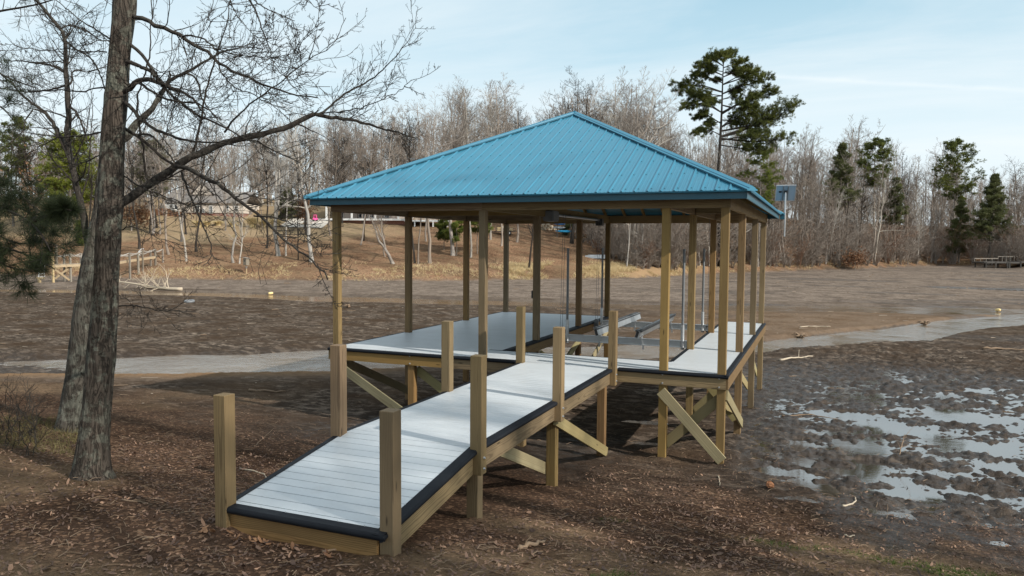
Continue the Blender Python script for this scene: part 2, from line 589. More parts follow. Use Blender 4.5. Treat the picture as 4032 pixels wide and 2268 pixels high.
m, nt = material("earth")
co = nt.obj_co()
za = nt.n('ShaderNodeSeparateColor', {0: nt.n('ShaderNodeAttribute', attribute_name='zone_a').outputs['Color']}).outputs
zb = nt.n('ShaderNodeSeparateColor', {0: nt.n('ShaderNodeAttribute', attribute_name='zone_b').outputs['Color']}).outputs
zc = nt.n('ShaderNodeSeparateColor', {0: nt.n('ShaderNodeAttribute', attribute_name='zone_c').outputs['Color']}).outputs
n_big = nt.noise(co, .55, 5, .6)
n_mid = nt.noise(co, 4.5, 6, .65)
n_fine = nt.noise(co, 26, 5, .7)
n_leaf = nt.n('ShaderNodeTexVoronoi', {'Vector': nt.mapping(co, (1, 1, .3)), 'Scale': 30.0, 'Randomness': 1.0})
leafr = nt.n('ShaderNodeSeparateColor', {0: n_leaf.outputs['Color']}).outputs
strk = nt.noise(nt.mapping(co, (1.3, 2.4, 1), (0, 0, R(-16))), 1.7, 7, .70, .5)
# dark lake-bed mud with dry streaks
mud = nt.mix(nt.ramp(strk, [(.47, 0), (.66, 1)]), nt.mix(n_mid, (.034, .027, .021), (.094, .073, .058)), (.28, .218, .168))
mud = nt.mix(nt.ramp(n_big, [(.40, 0), (.66, 1)]), mud, nt.mix(n_fine, (.037, .025, .017), (.102, .070, .048)))
siltc = nt.mix(n_fine, (.17, .132, .102), (.37, .295, .235))
siltc = nt.mix(nt.ramp(strk, [(.50, 0), (.60, 1)]), siltc, (.095, .072, .060))
siltc = nt.mix(nt.ramp(n_big, [(.46, 0), (.60, .8)]), siltc, nt.mix(n_mid, (.07, .055, .045), (.19, .15, .122)))
orng = nt.mix(n_fine, (.16, .09, .045), (.38, .235, .125))
siltc = nt.mix(zc[0], siltc, orng)
col = nt.mix(nt.math('MULTIPLY', za[1], nt.ramp(n_mid, [(.25, .55), (.6, 1)])), mud, siltc)
# leaf litter near by
lit = nt.mix(n_fine, (.027, .017, .012), (.115, .072, .050))
lit = nt.mix(nt.ramp(leafr[0], [(.62, 0), (.86, .85)]), lit, nt.mix(leafr[1], (.10, .055, .036), (.30, .185, .115)))
lit = nt.mix(nt.math('MULTIPLY', zb[2], nt.ramp(n_mid, [(.3, .15), (.66, .8)])), lit, nt.mix(n_fine, (.11, .072, .045), (.31, .215, .13)))
lit = nt.mix(nt.math('MULTIPLY', zc[1], nt.ramp(n_fine, [(.4, 0), (.6, .9)])), lit, nt.mix(n_mid, (.05, .075, .018), (.12, .15, .04)))
lit = nt.mix(1.0, lit, nt.ramp(n_big, [(.32, .55), (.5, 1.0), (.68, 1.35)]), 'MULTIPLY')
col = nt.mix(za[0], col, lit)
# far bank: oak leaves, straw, lawn
bk = nt.mix(nt.ramp(n_mid, [(.36, 0), (.64, 1)]), (.090, .050, .033), (.31, .188, .112))
bk = nt.mix(nt.ramp(n_big, [(.45, 0), (.6, .6)]), bk, (.21, .145, .088))
bk = nt.mix(1.0, bk, nt.ramp(nt.noise(nt.mapping(co, (.5, 1.4, 1)), .16, 5, .6), [(.36, .62), (.5, 1.0), (.66, 1.3)]), 'MULTIPLY')  # large darker and lighter patches painted as tree shade across the bank
bk = nt.mix(zc[2], bk, nt.mix(n_fine, (.21, .125, .07), (.42, .29, .165)))
bk = nt.mix(zb[1], bk, nt.mix(n_mid, (.23, .165, .098), (.40, .30, .19)))
bk = nt.mix(nt.math('MULTIPLY', zb[1], nt.ramp(n_big, [(.56, 0), (.72, .45)])), bk, (.17, .16, .05))
col = nt.mix(za[2], col, bk)
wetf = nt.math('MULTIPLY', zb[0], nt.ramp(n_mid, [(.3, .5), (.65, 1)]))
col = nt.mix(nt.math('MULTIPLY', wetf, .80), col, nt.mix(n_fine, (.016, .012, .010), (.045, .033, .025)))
rough = nt.ramp(wetf, [(0, .95), (.5, .62), (1, .33)])
hgt = nt.math('ADD', nt.math('MULTIPLY', n_mid, .7), nt.math('ADD', nt.math('MULTIPLY', n_fine, .35), nt.math('MULTIPLY', leafr[0], .18)))
finish(m, nt, col, rough, nt.bump(hgt, 1.0, .07), spec=nt.ramp(wetf, [(0, .0), (.4, .04), (1, .42)]))
EARTH = m
me.materials.append(m)
o = bpy.data.objects.new("ground", me)
COL.objects.link(o)
tag(o, 'muddy drained lake bed with leaf strewn shore and far bank', 'ground', kind='structure')


# water ------------------------------------------------------------------
def water_mat(name, col, rip, ripdist, rough=.06, ior=1.33):
    m, nt = material(name)
    co = nt.obj_co()
    n1 = nt.noise(nt.mapping(co, (1.2, 3.2, 1), (0, 0, R(12))), rip, 4, .6, .5)
    n2 = nt.noise(co, rip * .23, 3, .5)
    h = nt.math('MULTIPLY', n1, nt.ramp(n2, [(.38, .1), (.62, 1)]))
    n3 = nt.noise(nt.mapping(co, (.25, .8, 1), (0, 0, R(12))), 1.0, 4, .6)
    rg = nt.ramp(n3, [(.34, max(.03, rough * .25)), (.64, rough)])
    return finish(m, nt, col, rg, nt.bump(h, .8, ripdist), spec=.5, IOR=ior)


W1 = water_mat("stream_water", (.215, .172, .132), 2.6, .05, .18, 2.2)
W2 = water_mat("creek_water", (.17, .115, .07), 2.0, .02, .15, 1.8)
W3 = water_mat("puddle_water", (.05, .04, .032), 3.0, .002, .04, 3.6)


def ribbon(name, lo, hi, m, pad, label, dz=0.0):
    th = np.arange(-60, 84, .5)
    a, b = _itp(lo, th) - pad * np.clip(_itp(lo, th) / 45, .5, 2), _itp(hi, th) + pad * np.clip(_itp(hi, th) / 45, .5, 2)
    t = np.linspace(0, 1, 5)
    r = a[:, None] + (b - a)[:, None] * t[None]
    x = CAM[0] - np.sin(np.radians(th))[:, None] * r
    y = CAM[1] + np.cos(np.radians(th))[:, None] * r
    n, k = r.shape
    ii = np.arange(n * k).reshape(n, k)
    q = np.stack([ii[:-1, :-1], ii[1:, :-1], ii[1:, 1:], ii[:-1, 1:]], -1).reshape(-1, 4)
    o = MB().add(np.stack([x, y, np.full_like(x, WATER_Z + dz)], -1).reshape(-1, 3), q).build(name, m)
    return tag(o, label, 'water', kind='structure')


ribbon("stream", S1L, S1U, W1, 1.2, 'shallow rippled stream running under the boathouse')
ribbon("creek", S2L, S2U, W2, 1.6, 'narrow brown creek across the far mud', -.008)
# standing water on the churned mud: one sheet that follows the lie of the land; clods stand out of it
def puddle_sheet(th, rr, label):
    T_, R_ = np.meshgrid(np.radians(th), rr, indexing='ij')
    x, y = CAM[0] - np.sin(T_) * R_, CAM[1] + np.cos(T_) * R_
    n, k = x.shape
    keep = (wetmask(x, y) > .12)
    for (px, py, ra, rl, dep) in PUDDLES:
        keep |= np.hypot(x - px, y - py) < max(ra, rl) * 1.5
    zz = base_z(x, y) - .0165
    keep &= (zones(x, y)[3] < -1.0)
    ii = np.arange(n * k).reshape(n, k)
    q = np.stack([ii[:-1, :-1], ii[1:, :-1], ii[1:, 1:], ii[:-1, 1:]], -1).reshape(-1, 4)
    kf = keep.ravel()[q].all(1)
    o = MB().add(np.stack([x, y, zz], -1).reshape(-1, 3), q[kf]).build("puddle_water", W3, smooth=True)
    tag(o, label, 'water', kind='structure')


puddle_sheet(np.arange(-16, 20, .25), np.exp(np.linspace(math.log(9.0), math.log(34), 150)), 'shallow puddles shining between clods of wet mud')
puddle_sheet(np.arange(-16, -4, .25), np.exp(np.linspace(math.log(60), math.log(90), 60)), 'thin sheet of water on the far mud where the creek spreads')
# ------------------------------------------------------------------ materials of made things
def wood_mat(name, light, dark, tint=(1, 1, 1), grain=20.0, rough=.72):
    m, nt = material(name)
    oi = nt.n('ShaderNodeObjectInfo')
    rnd = oi.outputs['Random']
    co = nt.obj_co()
    off = nt.n('ShaderNodeCombineXYZ', {'X': nt.math('MULTIPLY', rnd, 37.0), 'Y': nt.math('MULTIPLY', rnd, 11.0), 'Z': 0.0}).outputs[0]
    c2 = nt.n('ShaderNodeVectorMath', {0: co, 1: off}, operation='ADD').outputs[0]
    warp = nt.noise(nt.mapping(c2, (.8, 3.2, 3.2)), 1.6, 3, .5)
    wv = nt.n('ShaderNodeSeparateXYZ', {'Vector': co}).outputs
    yy = nt.math('ADD', wv[1], nt.math('MULTIPLY', nt.math('SUBTRACT', rnd, .5), .14))
    zz_ = nt.math('ADD', wv[2], nt.math('MULTIPLY', nt.math('FRACT', nt.math('MULTIPLY', rnd, 7.3)), .12))
    rad = nt.math('SQRT', nt.math('ADD', nt.math('MULTIPLY', yy, yy), nt.math('MULTIPLY', zz_, zz_)))
    ph = nt.math('ADD', nt.math('MULTIPLY', rad, 420.0), nt.math('MULTIPLY', warp, grain))
    ring = nt.math('MULTIPLY_ADD', nt.math('SINE', ph), .5, .5)
    fibre = nt.noise(nt.mapping(c2, (2.0, 60, 60)), 1.0, 3, .6)
    blot = nt.noise(nt.mapping(c2, (.9, 2.5, 2.5)), 1.3, 3, .5)
    kn = nt.n('ShaderNodeTexVoronoi', {'Vector': nt.mapping(c2, (1.4, 6.5, 6.5)), 'Scale': 1.0, 'Randomness': 1.0}).outputs['Distance']
    knot = nt.ramp(kn, [(.055, 1.0), (.10, 0.0)])
    f = nt.math('ADD', nt.math('MULTIPLY', nt.ramp(ring, [(.55, 0), (.95, 1)]), .62), nt.math('MULTIPLY', nt.math('SUBTRACT', fibre, .5), .55), clamp=True)
    col = nt.mix(f, light, dark)
    col = nt.mix(nt.ramp(blot, [(.35, 0), (.7, .55)]), col, tuple(.62 * a + .38 * b for a, b in zip(dark, light)))
    col = nt.mix(nt.math('MULTIPLY', knot, .8), col, tuple(.35 * a for a in dark))
    hue = nt.n('ShaderNodeHueSaturation', {'Hue': nt.math('MULTIPLY_ADD', nt.math('FRACT', nt.math('MULTIPLY', rnd, 5.7)), -.020, .506), 'Saturation': nt.math('MULTIPLY_ADD', rnd, .3, .78),
                                           'Value': nt.math('MULTIPLY_ADD', nt.math('FRACT', nt.math('MULTIPLY', rnd, 3.1)), .5, .70), 'Color': nt.mix(1.0, col, tint, 'MULTIPLY')})
    return finish(m, nt, hue.outputs[0], rough, nt.bump(nt.math('ADD', f, fibre), .25, .002), spec=.3)


WOOD = wood_mat("treated_pine", (.285, .185, .072), (.098, .056, .020))
BRACE = wood_mat("green_treated_pine", (.31, .262, .125), (.18, .135, .058), grain=9.0)
OLDWOOD = wood_mat("weathered_wood", (.30, .255, .195), (.16, .13, .095), grain=8.0)
PALEWOOD = wood_mat("pale_pine", (.50, .39, .225), (.33, .24, .13), grain=8.0)
DARKWOOD = wood_mat("dark_weathered_wood", (.12, .105, .09), (.05, .043, .036), grain=8.0)

m, nt = material("white_composite")
co = nt.obj_co()
gr = nt.noise(nt.mapping(co, (1.6, 24, 24)), 2.0, 4, .6)
bd = nt.n('ShaderNodeTexWhiteNoise', {'Vector': nt.n('ShaderNodeVectorMath', {0: nt.n('ShaderNodeVectorMath', {0: co, 1: (.01, 6.897, 0)}, operation='MULTIPLY').outputs[0]}, operation='FLOOR').outputs[0]}, noise_dimensions='3D').outputs['Value']
dirt = nt.noise(co, 2.3, 6, .7)
speck = nt.noise(co, 38, 3, .6)
col = nt.mix(gr, (.555, .580, .595), (.62, .642, .652))
col = nt.mix(nt.math('MULTIPLY', bd, .35), col, (.48, .50, .51))
col = nt.mix(nt.ramp(dirt, [(.52, 0), (.76, .36)]), col, (.42, .40, .37))
col = nt.mix(nt.ramp(speck, [(.70, 0), (.76, .55)]), col, (.30, .28, .25))
DECKING = finish(m, nt, col, nt.ramp(gr, [(.3, .36), (.7, .5)]), nt.bump(gr, .12, .0015), spec=.5)

m, nt = material("black_rubber")
n_ = nt.noise(nt.obj_co(), 9, 5, .6)
RUBBER = finish(m, nt, nt.mix(n_, (.006, .007, .009), (.018, .020, .025)), nt.ramp(n_, [(.3, .5), (.7, .7)]), nt.bump(n_, .25, .004), spec=.14)


def paint(name, col, rough=.35, metallic=0.0, var=.08, spec=.5, wavy=0.0):
    m, nt = material(name)
    n1 = nt.noise(nt.obj_co(), 3.0, 5, .6)
    n2 = nt.noise(nt.obj_co(), 40.0, 3, .6)
    c = nt.mix(n1, tuple(x * (1 - var) for x in col), tuple(min(1, x * (1 + var)) for x in col))
    nb = nt.bump(n2, .05, .002) if not wavy else nt.bump(nt.noise(nt.obj_co(), 1.7, 3, .5), .6, wavy)
    return finish(m, nt, c, nt.ramp(n1, [(.3, max(.05, rough - .06)), (.7, rough + .08)]), nb, metallic=metallic, spec=spec)


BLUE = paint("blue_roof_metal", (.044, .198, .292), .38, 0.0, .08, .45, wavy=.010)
BLUED = paint("shade_darkened_blue", (.017, .088, .125), .4, 0.0, .06)  # roof blue darkened in the colour so the fascia looks shaded by the eave
ALU = paint("aluminium", (.56, .57, .575), .38, .85, .12)
GALV = paint("galvanised_steel", (.50, .51, .52), .42, .8, .15)
GREYPL = paint("grey_plastic", (.17, .175, .18), .45)
DKGREY = paint("dark_grey_plastic", (.045, .047, .05), .5)
BLACK = paint("black_plastic", (.012, .012, .013), .5)
WHITE = paint("white_paint", (.72, .72, .70), .5)
STEEL = paint("steel_cable", (.12, .12, .125), .4, .8)
PANELB = paint("panel_backsheet", (.30, .38, .46), .45)

# ------------------------------------------------------------------ boathouse
XL, XM, XI, XR = -8.0455, -4.6013, -1.0168, 0.0
YS = [0.0, 3.0191, 6.3491, 9.3554]
PW = .14
ZB = 2.907                    # underside of the beams
bh = empty("boathouse", (0, 0, 0), 0, 'open boathouse with blue hipped metal roof on timber posts over mud', 'boathouse')


def boards(name, x0, x1, y0, y1, parent, th=.026, pitch=.145, gap=.0095, z=0.0):
    mb = MB()
    n = max(1, round((y1 - y0) / pitch))
    st = (y1 - y0) / n
    for i in range(n):
        a, b = y0 + i * st + gap / 2, y0 + (i + 1) * st - gap / 2
        c = .003
        # a plank with eased top edges
        v = [(x0, a, z - th), (x1, a, z - th), (x1, b, z - th), (x0, b, z - th), (x0, a, z - c), (x1, a, z - c), (x1, b, z - c), (x0, b, z - c),
             (x0, a + c, z), (x1, a + c, z), (x1, b - c, z), (x0, b - c, z)]
        mb.add(v, [(0, 3, 2, 1), (0, 1, 5, 4), (1, 2, 6, 5), (2, 3, 7, 6), (3, 0, 4, 7), (4, 5, 9, 8), (6, 7, 11, 10), (8, 9, 10, 11), (5, 6, 10, 9), (7, 4, 8, 11)])
    return mb.build(name, DECKING, parent)


D0, D1 = -.10, 9.44            # deck front, back
SX0, SX1, SY = -4.515, -1.125, 1.085   # the open slip
boards("deck_boards", -8.175, .085, D0, SY - .03, bh)
boards("deck_boards", -8.175, SX0 - .03, SY - .02, D1, bh)
boards("deck_boards", SX1 + .03, .085, SY - .02, D1, bh)


def bumper(name, p0, p1, out, parent, flange=.05, rad=.031, ends=True):
    """black rubber nosing: flat flange on the deck and a rolled fender outside the edge"""
    p0, p1, out = np.array(p0, float), np.array(p1, float), np.array(out, float)
    prof = [(-flange, .0015), (-flange, .007)]
    for a in np.linspace(70, -105, 9):
        prof.append((.012 + rad * math.cos(R(a)), -.028 + rad * math.sin(R(a))))
    prof += [(-.002, -.06), (-.002, .0015)]
    # wavy lie of soft rubber along its length
    L = np.linalg.norm(p1 - p0)
    k = max(2, int(L / .3))
    t = np.linspace(0, 1, k)
    seed = int(abs(p0[0] * 31 + p0[1] * 17)) + 3
    wob = fbm(t * L * .8, t * 0 + seed, 3, seed) * .007
    up = np.array((0, 0, 1.0))
    n = len(prof)
    V = []
    for i in range(k):
        c = p0 + (p1 - p0) * t[i]
        for (a, b) in prof:
            V.append(c + out * (a + (wob[i] if a > 0 else 0)) + up * b)
    ii = np.arange(k * n).reshape(k, n)
    q = np.stack([ii[:-1], np.roll(ii, -1, 1)[:-1], np.roll(ii, -1, 1)[1:], ii[1:]], -1).reshape(-1, 4)
    mb = MB().add(V, q)
    c0 = mb.n
    mb.add([np.mean(V[:n], 0), np.mean(V[-n:], 0)])
    mb.f3.append(np.array([(c0, ii[0, (j + 1) % n], ii[0, j]) for j in range(n)] + [(c0 + 1, ii[-1, j], ii[-1, (j + 1) % n]) for j in range(n)]))
    mb.m3.append(np.zeros(2 * n))
    o = mb.build(name, RUBBER, parent, smooth=False)
    return o


bumper("edge_bumper", (-8.20, D0, 0), (-3.76, D0, 0), (0, -1, 0), bh)
bumper("edge_bumper", (-1.83, D0, 0), (.125, D0, 0), (0, -1, 0), bh)
bumper("edge_bumper", (.085, D0 - .04, 0), (.085, D1 + .03, 0), (1, 0, 0), bh)
bumper("edge_bumper", (-8.175, D0 - .03, 0), (-8.175, D1, 0), (-1, 0, 0), bh, flange=.04)
bumper("edge_bumper", (-8.2, D1, 0), (SX0 + .03, D1, 0), (0, 1, 0), bh, flange=.04)
bumper("edge_bumper", (SX1 - .03, D1, 0), (.1, D1, 0), (0, 1, 0), bh, flange=.04)
bumper("edge_bumper", (SX0 - .03, SY, 0), (SX0 - .03, D1, 0), (1, 0, 0), bh, flange=.09)
bumper("edge_bumper", (SX1 + .03, SY, 0), (SX1 + .03, D1, 0), (-1, 0, 0), bh, flange=.06)
bumper("edge_bumper", (SX0 - .4, SY - .03, 0), (SX1 + .06, SY - .03, 0), (0, 1, 0), bh, flange=.035)


def rim(p0, p1, up=(0, 0, 1), h=.215, t=.04, name="rim_board"):
    return lumber(name, p0, p1, t, h, WOOD, bh, up)


ZR = -.145
rim((-8.17, -.085, ZR), (-5.36, -.085, ZR))
rim((-5.357, -.085, ZR), (-3.66, -.085, ZR))
rim((-1.93, -.085, ZR), (.085, -.085, ZR))
rim((.105, -.105, ZR), (.105, 9.42, ZR))
rim((-8.19, -.105, ZR), (-8.19, 9.42, ZR))
rim((-8.17, 9.44, ZR), (SX0, 9.44, ZR))
rim((SX1, 9.44, ZR), (.085, 9.44, ZR))
rim((SX0 - .035, SY + .02, ZR), (SX0 - .035, 4.2, ZR))
rim((SX0 - .035, 4.203, ZR), (SX0 - .035, 9.42, ZR))
rim((SX1 + .035, SY + .02, ZR), (SX1 + .035, 9.42, ZR))
rim((SX0, SY - .035, ZR), (SX1, SY - .035, ZR))
for yy in np.arange(.55, 9.2, .62):                       # joists that carry the decking
    lumber("joist", (-8.16, yy, ZR), (SX0 - .06, yy, ZR), .04, .18, WOOD, bh, bev=0)
    if yy > 1.2:
        lumber("joist", (SX1 + .06, yy, ZR), (.08, yy, ZR), .04, .18, WOOD, bh, bev=0)
for yy in (.35, .7):
    lumber("joist", (SX0, yy, ZR), (SX1, yy, ZR), .04, .18, WOOD, bh, bev=0)

for X in (XL, XM, XI, XR):
    for j, Y in enumerate(YS):
        b = gz(X, Y) - .45
        lumber("post", (X, Y, b), (X, Y, ZB), PW, PW, WOOD, bh)
for j, Y in enumerate(YS):                                 # short posts that stop under the deck
    lumber("short_post", (-6.2, Y, gz(-6.2, Y) - .4), (-6.2, Y, -.255), PW, PW, WOOD, bh)
for X, Z in ((-6.2, -.06), (-6.2, -.215), (XI, -.06), (XI, -.215), (-.03, -.06), (-.03, -.215), (-2.9, -.2)):
    MB().cyl((X, -.1045, Z), (X, -.125, Z), .017, .012, 8).build("bolt", GALV, bh)


def plumb(o):
    """cut the ends of a diagonal brace upright"""
    M = o.matrix_local
    xh = Vector((M[0][0], M[1][0], 0))
    zh = Vector((M[0][2], M[1][2], 0))
    k = -zh.dot(xh) / max(.05, xh.length_squared)
    for v in o.data.vertices:
        v.co.x += v.co.z * k
    return bevelled(o, .003)


def brace(p0, p1, up, t=.038, h=.184):
    """diagonal brace; up is the normal of its broad face"""
    p0, p1 = np.array(p0, float), np.array(p1, float)
    x = (p1 - p0) / np.linalg.norm(p1 - p0)
    z = np.cross(x, np.array(up, float))
    return plumb(lumber("brace", p0, p1, t, h, BRACE, bh, tuple(z), 0))


zg = {(i, j): gz(X, Y) for i, X in enumerate((XL, XM, XI, XR)) for j, Y in enumerate(YS)}
brace((XI - .03, -.091, -.36), (XR + .05, -.091, zg[3, 0] + .05), (0, 1, 0))
brace((XI + .0, .091, zg[2, 0] + .20), (XR - .0, .091, -.42), (0, 1, 0))
brace((XI + .0, YS[1] + .091, zg[2, 1] + .25), (XR, YS[1] + .091, -.40), (0, 1, 0))
brace((XI + .1, YS[1] - .092, -.34), (XR - .02, YS[1] - .092, zg[3, 1] + .3), (0, 1, 0))
brace((.091, YS[0] + .0, -.36), (.091, YS[1] + .03, zg[3, 1] + .20), (1, 0, 0))
brace((-.091, YS[0] + .1, -.50), (-.091, YS[1] - .0, zg[3, 1] + .50), (1, 0, 0))
brace((-.091, YS[1] + .1, -.34), (-.091, YS[2] - .02, zg[3, 2] + .55), (1, 0, 0))
brace((-.091, YS[2] + .1, -.30), (-.091, YS[3] - .02, zg[3, 3] + .45), (1, 0, 0))
brace((XL + .05, -.091, -.36), (-6.2 - .02, -.091, gz(-6.2, 0) + .22), (0, 1, 0))
brace((-6.15, .091, -.36), (XM - .02, .091, gz(XM, 0) + .25), (0, 1, 0))
brace((XL + .091, .05, -.30), (XL + .091, YS[1], zg[0, 1] + .2), (1, 0, 0))
brace((XM + .091, YS[1], zg[1, 1] + .3), (XM + .091, YS[2] - .05, -.32), (1, 0, 0))
brace((XM + .091, YS[2], zg[1, 2] + .3), (XM + .091, YS[3] - .05, -.32), (1, 0, 0))
brace((XM + .091, YS[2] - .06, zg[1, 2] + .3), (XM + .091, YS[1] + .05, -.34), (1, 0, 0))

# beams over the posts
BH, ZBC = .235, ZB + .1175
for x0, x1, Y in ((XL - .09, XM - .001, 0), (XM + .001, XR + .09, 0)):
    lumber("beam", (x0, Y - .045, ZBC), (x1, Y - .045, ZBC), .085, BH, WOOD, bh)
lumber("beam", (XL - .09, YS[3] + .045, ZBC), (XR + .09, YS[3] + .045, ZBC), .085, BH, WOOD, bh)
for X in (XL - .03, XM, XI, XR + .03):
    lumber("beam", (X, .003, ZBC), (X, YS[3], ZBC), .085, BH, WOOD, bh)
for Y in YS[1:3]:
    lumber("beam", (XI + .05, Y, ZBC + .01), (XR - .02, Y, ZBC + .01), .085, .21, WOOD, bh)
    lumber("beam", (XL + .02, Y, ZBC + .01), (XM - .05, Y, ZBC + .01), .085, .21, WOOD, bh)

# roof
EX0, EX1, EY0, EY1 = -8.41, .365, -.395, 9.755
ZE, ZA = 3.218, 5.385
HALF = (EX1 - EX0) / 2
SL = (ZA - ZE) / HALF
XC = (EX0 + EX1) / 2
OV = .09


def corner_uv(side):
    """origin, along, inward, length for the four roof faces"""
    if side == 'front':
        return np.array((EX0 - OV, EY0 - OV)), np.array((1, 0.)), np.array((0, 1.)), EX1 - EX0 + 2 * OV
    if side == 'back':
        return np.array((EX1 + OV, EY1 + OV)), np.array((-1., 0)), np.array((0, -1.)), EX1 - EX0 + 2 * OV
    if side == 'right':
        return np.array((EX1 + OV, EY0 - OV)), np.array((0, 1.)), np.array((-1., 0)), EY1 - EY0 + 2 * OV
    return np.array((EX0 - OV, EY1 + OV)), np.array((0, -1.)), np.array((1., 0)), EY1 - EY0 + 2 * OV


roof = MB()
HMAX = HALF + OV
for side in ('front', 'back', 'right', 'left'):
    o0, al, inn, L = corner_uv(side)

    def pt(u, d, h=0.0):
        q = o0 + al * u + inn * d
        nrm = np.array((-inn[0] * SL, -inn[1] * SL, 1.0)) / math.hypot(1, SL)
        return np.array((q[0], q[1], ZE + SL * (d - OV))) + nrm * h
    dt = .028
    top = [pt(0, 0), pt(L, 0), pt(L - HMAX, HMAX), pt(HMAX, HMAX)]
    bot = [pt(0, 0, -dt), pt(L, 0, -dt), pt(L - HMAX, HMAX, -dt), pt(HMAX, HMAX, -dt)]
    roof.add(top + bot, [(0, 1, 2, 3), (7, 6, 5, 4), (0, 4, 5, 1)])
    n = round(L / .2305)
    st = L / n
    for i in range(n):
        u = (i + .5) * st
        if min(u, L - u) < .05:
            continue
        for (du, b, t, h) in ((0, .024, .011, .021), (-.077, .011, .006, .0035), (.077, .011, .006, .0035)):
            uu = u + du
            D = min(uu, L - uu, HMAX) - .03
            if D < .06:
                continue
            a0 = -.004 if h > .01 else 0.0
            vv = [pt(uu - b, a0), pt(uu - t, a0, h), pt(uu + t, a0, h), pt(uu + b, a0), pt(uu - b, D), pt(uu - t, D, h), pt(uu + t, D, h), pt(uu + b, D)]
            roof.add(vv, [(0, 4, 5, 1), (1, 5, 6, 2), (2, 6, 7, 3), (0, 1, 2, 3), (4, 7, 6, 5)])
        if side in ('front', 'right'):
            for d in np.arange(.12, HMAX, .62):
                us = u + .045
                if d < min(us, L - us) - .12:
                    roof.add([pt(us - .013, d - .013, .002), pt(us + .013, d - .013, .002), pt(us + .013, d + .013, .002), pt(us - .013, d + .013, .002), pt(us, d, .012)],
                               None, [(0, 1, 4), (1, 2, 4), (2, 3, 4), (3, 0, 4)], mi=1)
rf = roof.build("roof", [BLUE, BLUED], bh)
corners = [(EX0 - OV, EY0 - OV), (EX1 + OV, EY0 - OV), (EX1 + OV, EY1 + OV), (EX0 - OV, EY1 + OV)]
AF, AB = np.array((XC, EY0 + HALF, ZA)), np.array((XC, EY1 - HALF, ZA))


def cap(p0, p1, wd=.105, lift=.05):
    """folded ridge flashing with a small hem on each side"""
    p0, p1 = np.array(p0, float), np.array(p1, float)
    x = (p1 - p0) / np.linalg.norm(p1 - p0)
    s = np.cross(x, (0, 0, 1.0))
    s /= np.linalg.norm(s)
    horiz = abs(x[2]) < .01
    drop = SL * wd * (1.0 if horiz else .70)
    up = np.array((0, 0, 1.0))
    prof = [(-wd, -drop + lift - .022), (-wd, -drop + lift), (-wd * .62, -drop * .62 + lift), (-wd * .58, -drop * .58 + lift + .012), (0, lift + .022),
            (wd * .58, -drop * .58 + lift + .012), (wd * .62, -drop * .62 + lift), (wd, -drop + lift), (wd, -drop + lift - .022)]
    V = [c + s * a + up * b for c in (p0, p1) for (a, b) in prof]
    n = len(prof)
    mb = MB().add(V, [(i, i + 1, n + i + 1, n + i) for i in range(n - 1)])
    V2 = [c + s * a + up * (b - .004) for c in (p0, p1) for (a, b) in prof]
    mb.add(V2, [(i + 1, i, n + i, n + i + 1) for i in range(n - 1)])
    # blunt end at the eave
    e = [p0 + s * a + up * b for (a, b) in prof]
    e2 = [p0 + s * prof[0][0] + up * (prof[0][1]), p0 + s * prof[-1][0] + up * (prof[-1][1])]
    mb.add(e, None, [(0, i, i + 1) for i in range(1, n - 1)])
    return mb.build("hip_cap", BLUE, rf)


for (cx_, cy_), A in zip(corners, (AF, AF, AB, AB)):
    q0 = np.array((cx_, cy_, ZE - SL * OV))
    d = (A - q0) / np.linalg.norm(A - q0)
    cap(q0 - d * .03, A)
cap(AF - np.array((0, .06, 0)), AB + np.array((0, .06, 0)))
ZF = (3.035, 3.19)
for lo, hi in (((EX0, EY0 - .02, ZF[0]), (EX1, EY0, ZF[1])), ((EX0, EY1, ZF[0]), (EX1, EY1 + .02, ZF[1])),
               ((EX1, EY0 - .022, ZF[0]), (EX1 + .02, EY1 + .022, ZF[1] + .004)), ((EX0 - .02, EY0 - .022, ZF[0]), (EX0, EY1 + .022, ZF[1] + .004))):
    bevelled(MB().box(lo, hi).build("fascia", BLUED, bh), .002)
sub = MB()                                                  # rafters and laths under the metal
for x in np.arange(EX0 + .6, EX1 - .3, .61):
    D = min(x - EX0, EX1 - x)
    for (ya, yb) in ((EY0 + .02, EY0 + D), (EY1 - .02, EY1 - D)):
        sub.bar((x, ya, ZE - .10), (x, yb, ZE - .10 + SL * D), .038, .12)
for y in np.arange(EY0 + .6, EY1 - .3, .61):
    D = min(y - EY0, EY1 - y, HALF)
    for (xa, xb) in ((EX0 + .02, EX0 + D), (EX1 - .02, EX1 - D)):
        sub.bar((xa, y, ZE - .102), (xb, y, ZE - .102 + SL * D), .038, .12)
sub.build("rafters", WOOD, bh)

# ------------------------------------------------------------------ walkway with its ramp
wk = empty("walkway", (-2.8, -4, 0), 0, 'white decked walkway with square timber posts ramping up to the boathouse', 'walkway')


def wl(name, p0, p1, wy, hz, m=None, up=(0, 0, 1), bev=.004):
    return lumber(name, p0, p1, wy, hz, m or WOOD, wk, up, bev)


WX0, WX1 = -3.70, -1.925
RY0, RY1, RZ = -7.97, -6.02, -.275                      # foot of ramp
o = boards("deck_boards", WX0, WX1, RY1 + .004, D0 - .04, wk)
o.matrix_local = Matrix.Translation((2.8, 4, 0))
Lr = math.hypot(RY1 - RY0, RZ)
o = boards("ramp_boards", WX0, WX1, 0, Lr, wk)
o.matrix_local = Matrix.Translation(Vector((2.8, 4, 0))) @ Matrix.Translation((0, RY0, RZ)) @ Matrix.Rotation(math.atan2(-RZ, RY1 - RY0), 4, 'X')


def wbump(p0, p1, out, **k):
    o = bumper("edge_bumper", p0, p1, out, wk, **k)
    o.matrix_local = Matrix.Translation((2.8, 4, 0))


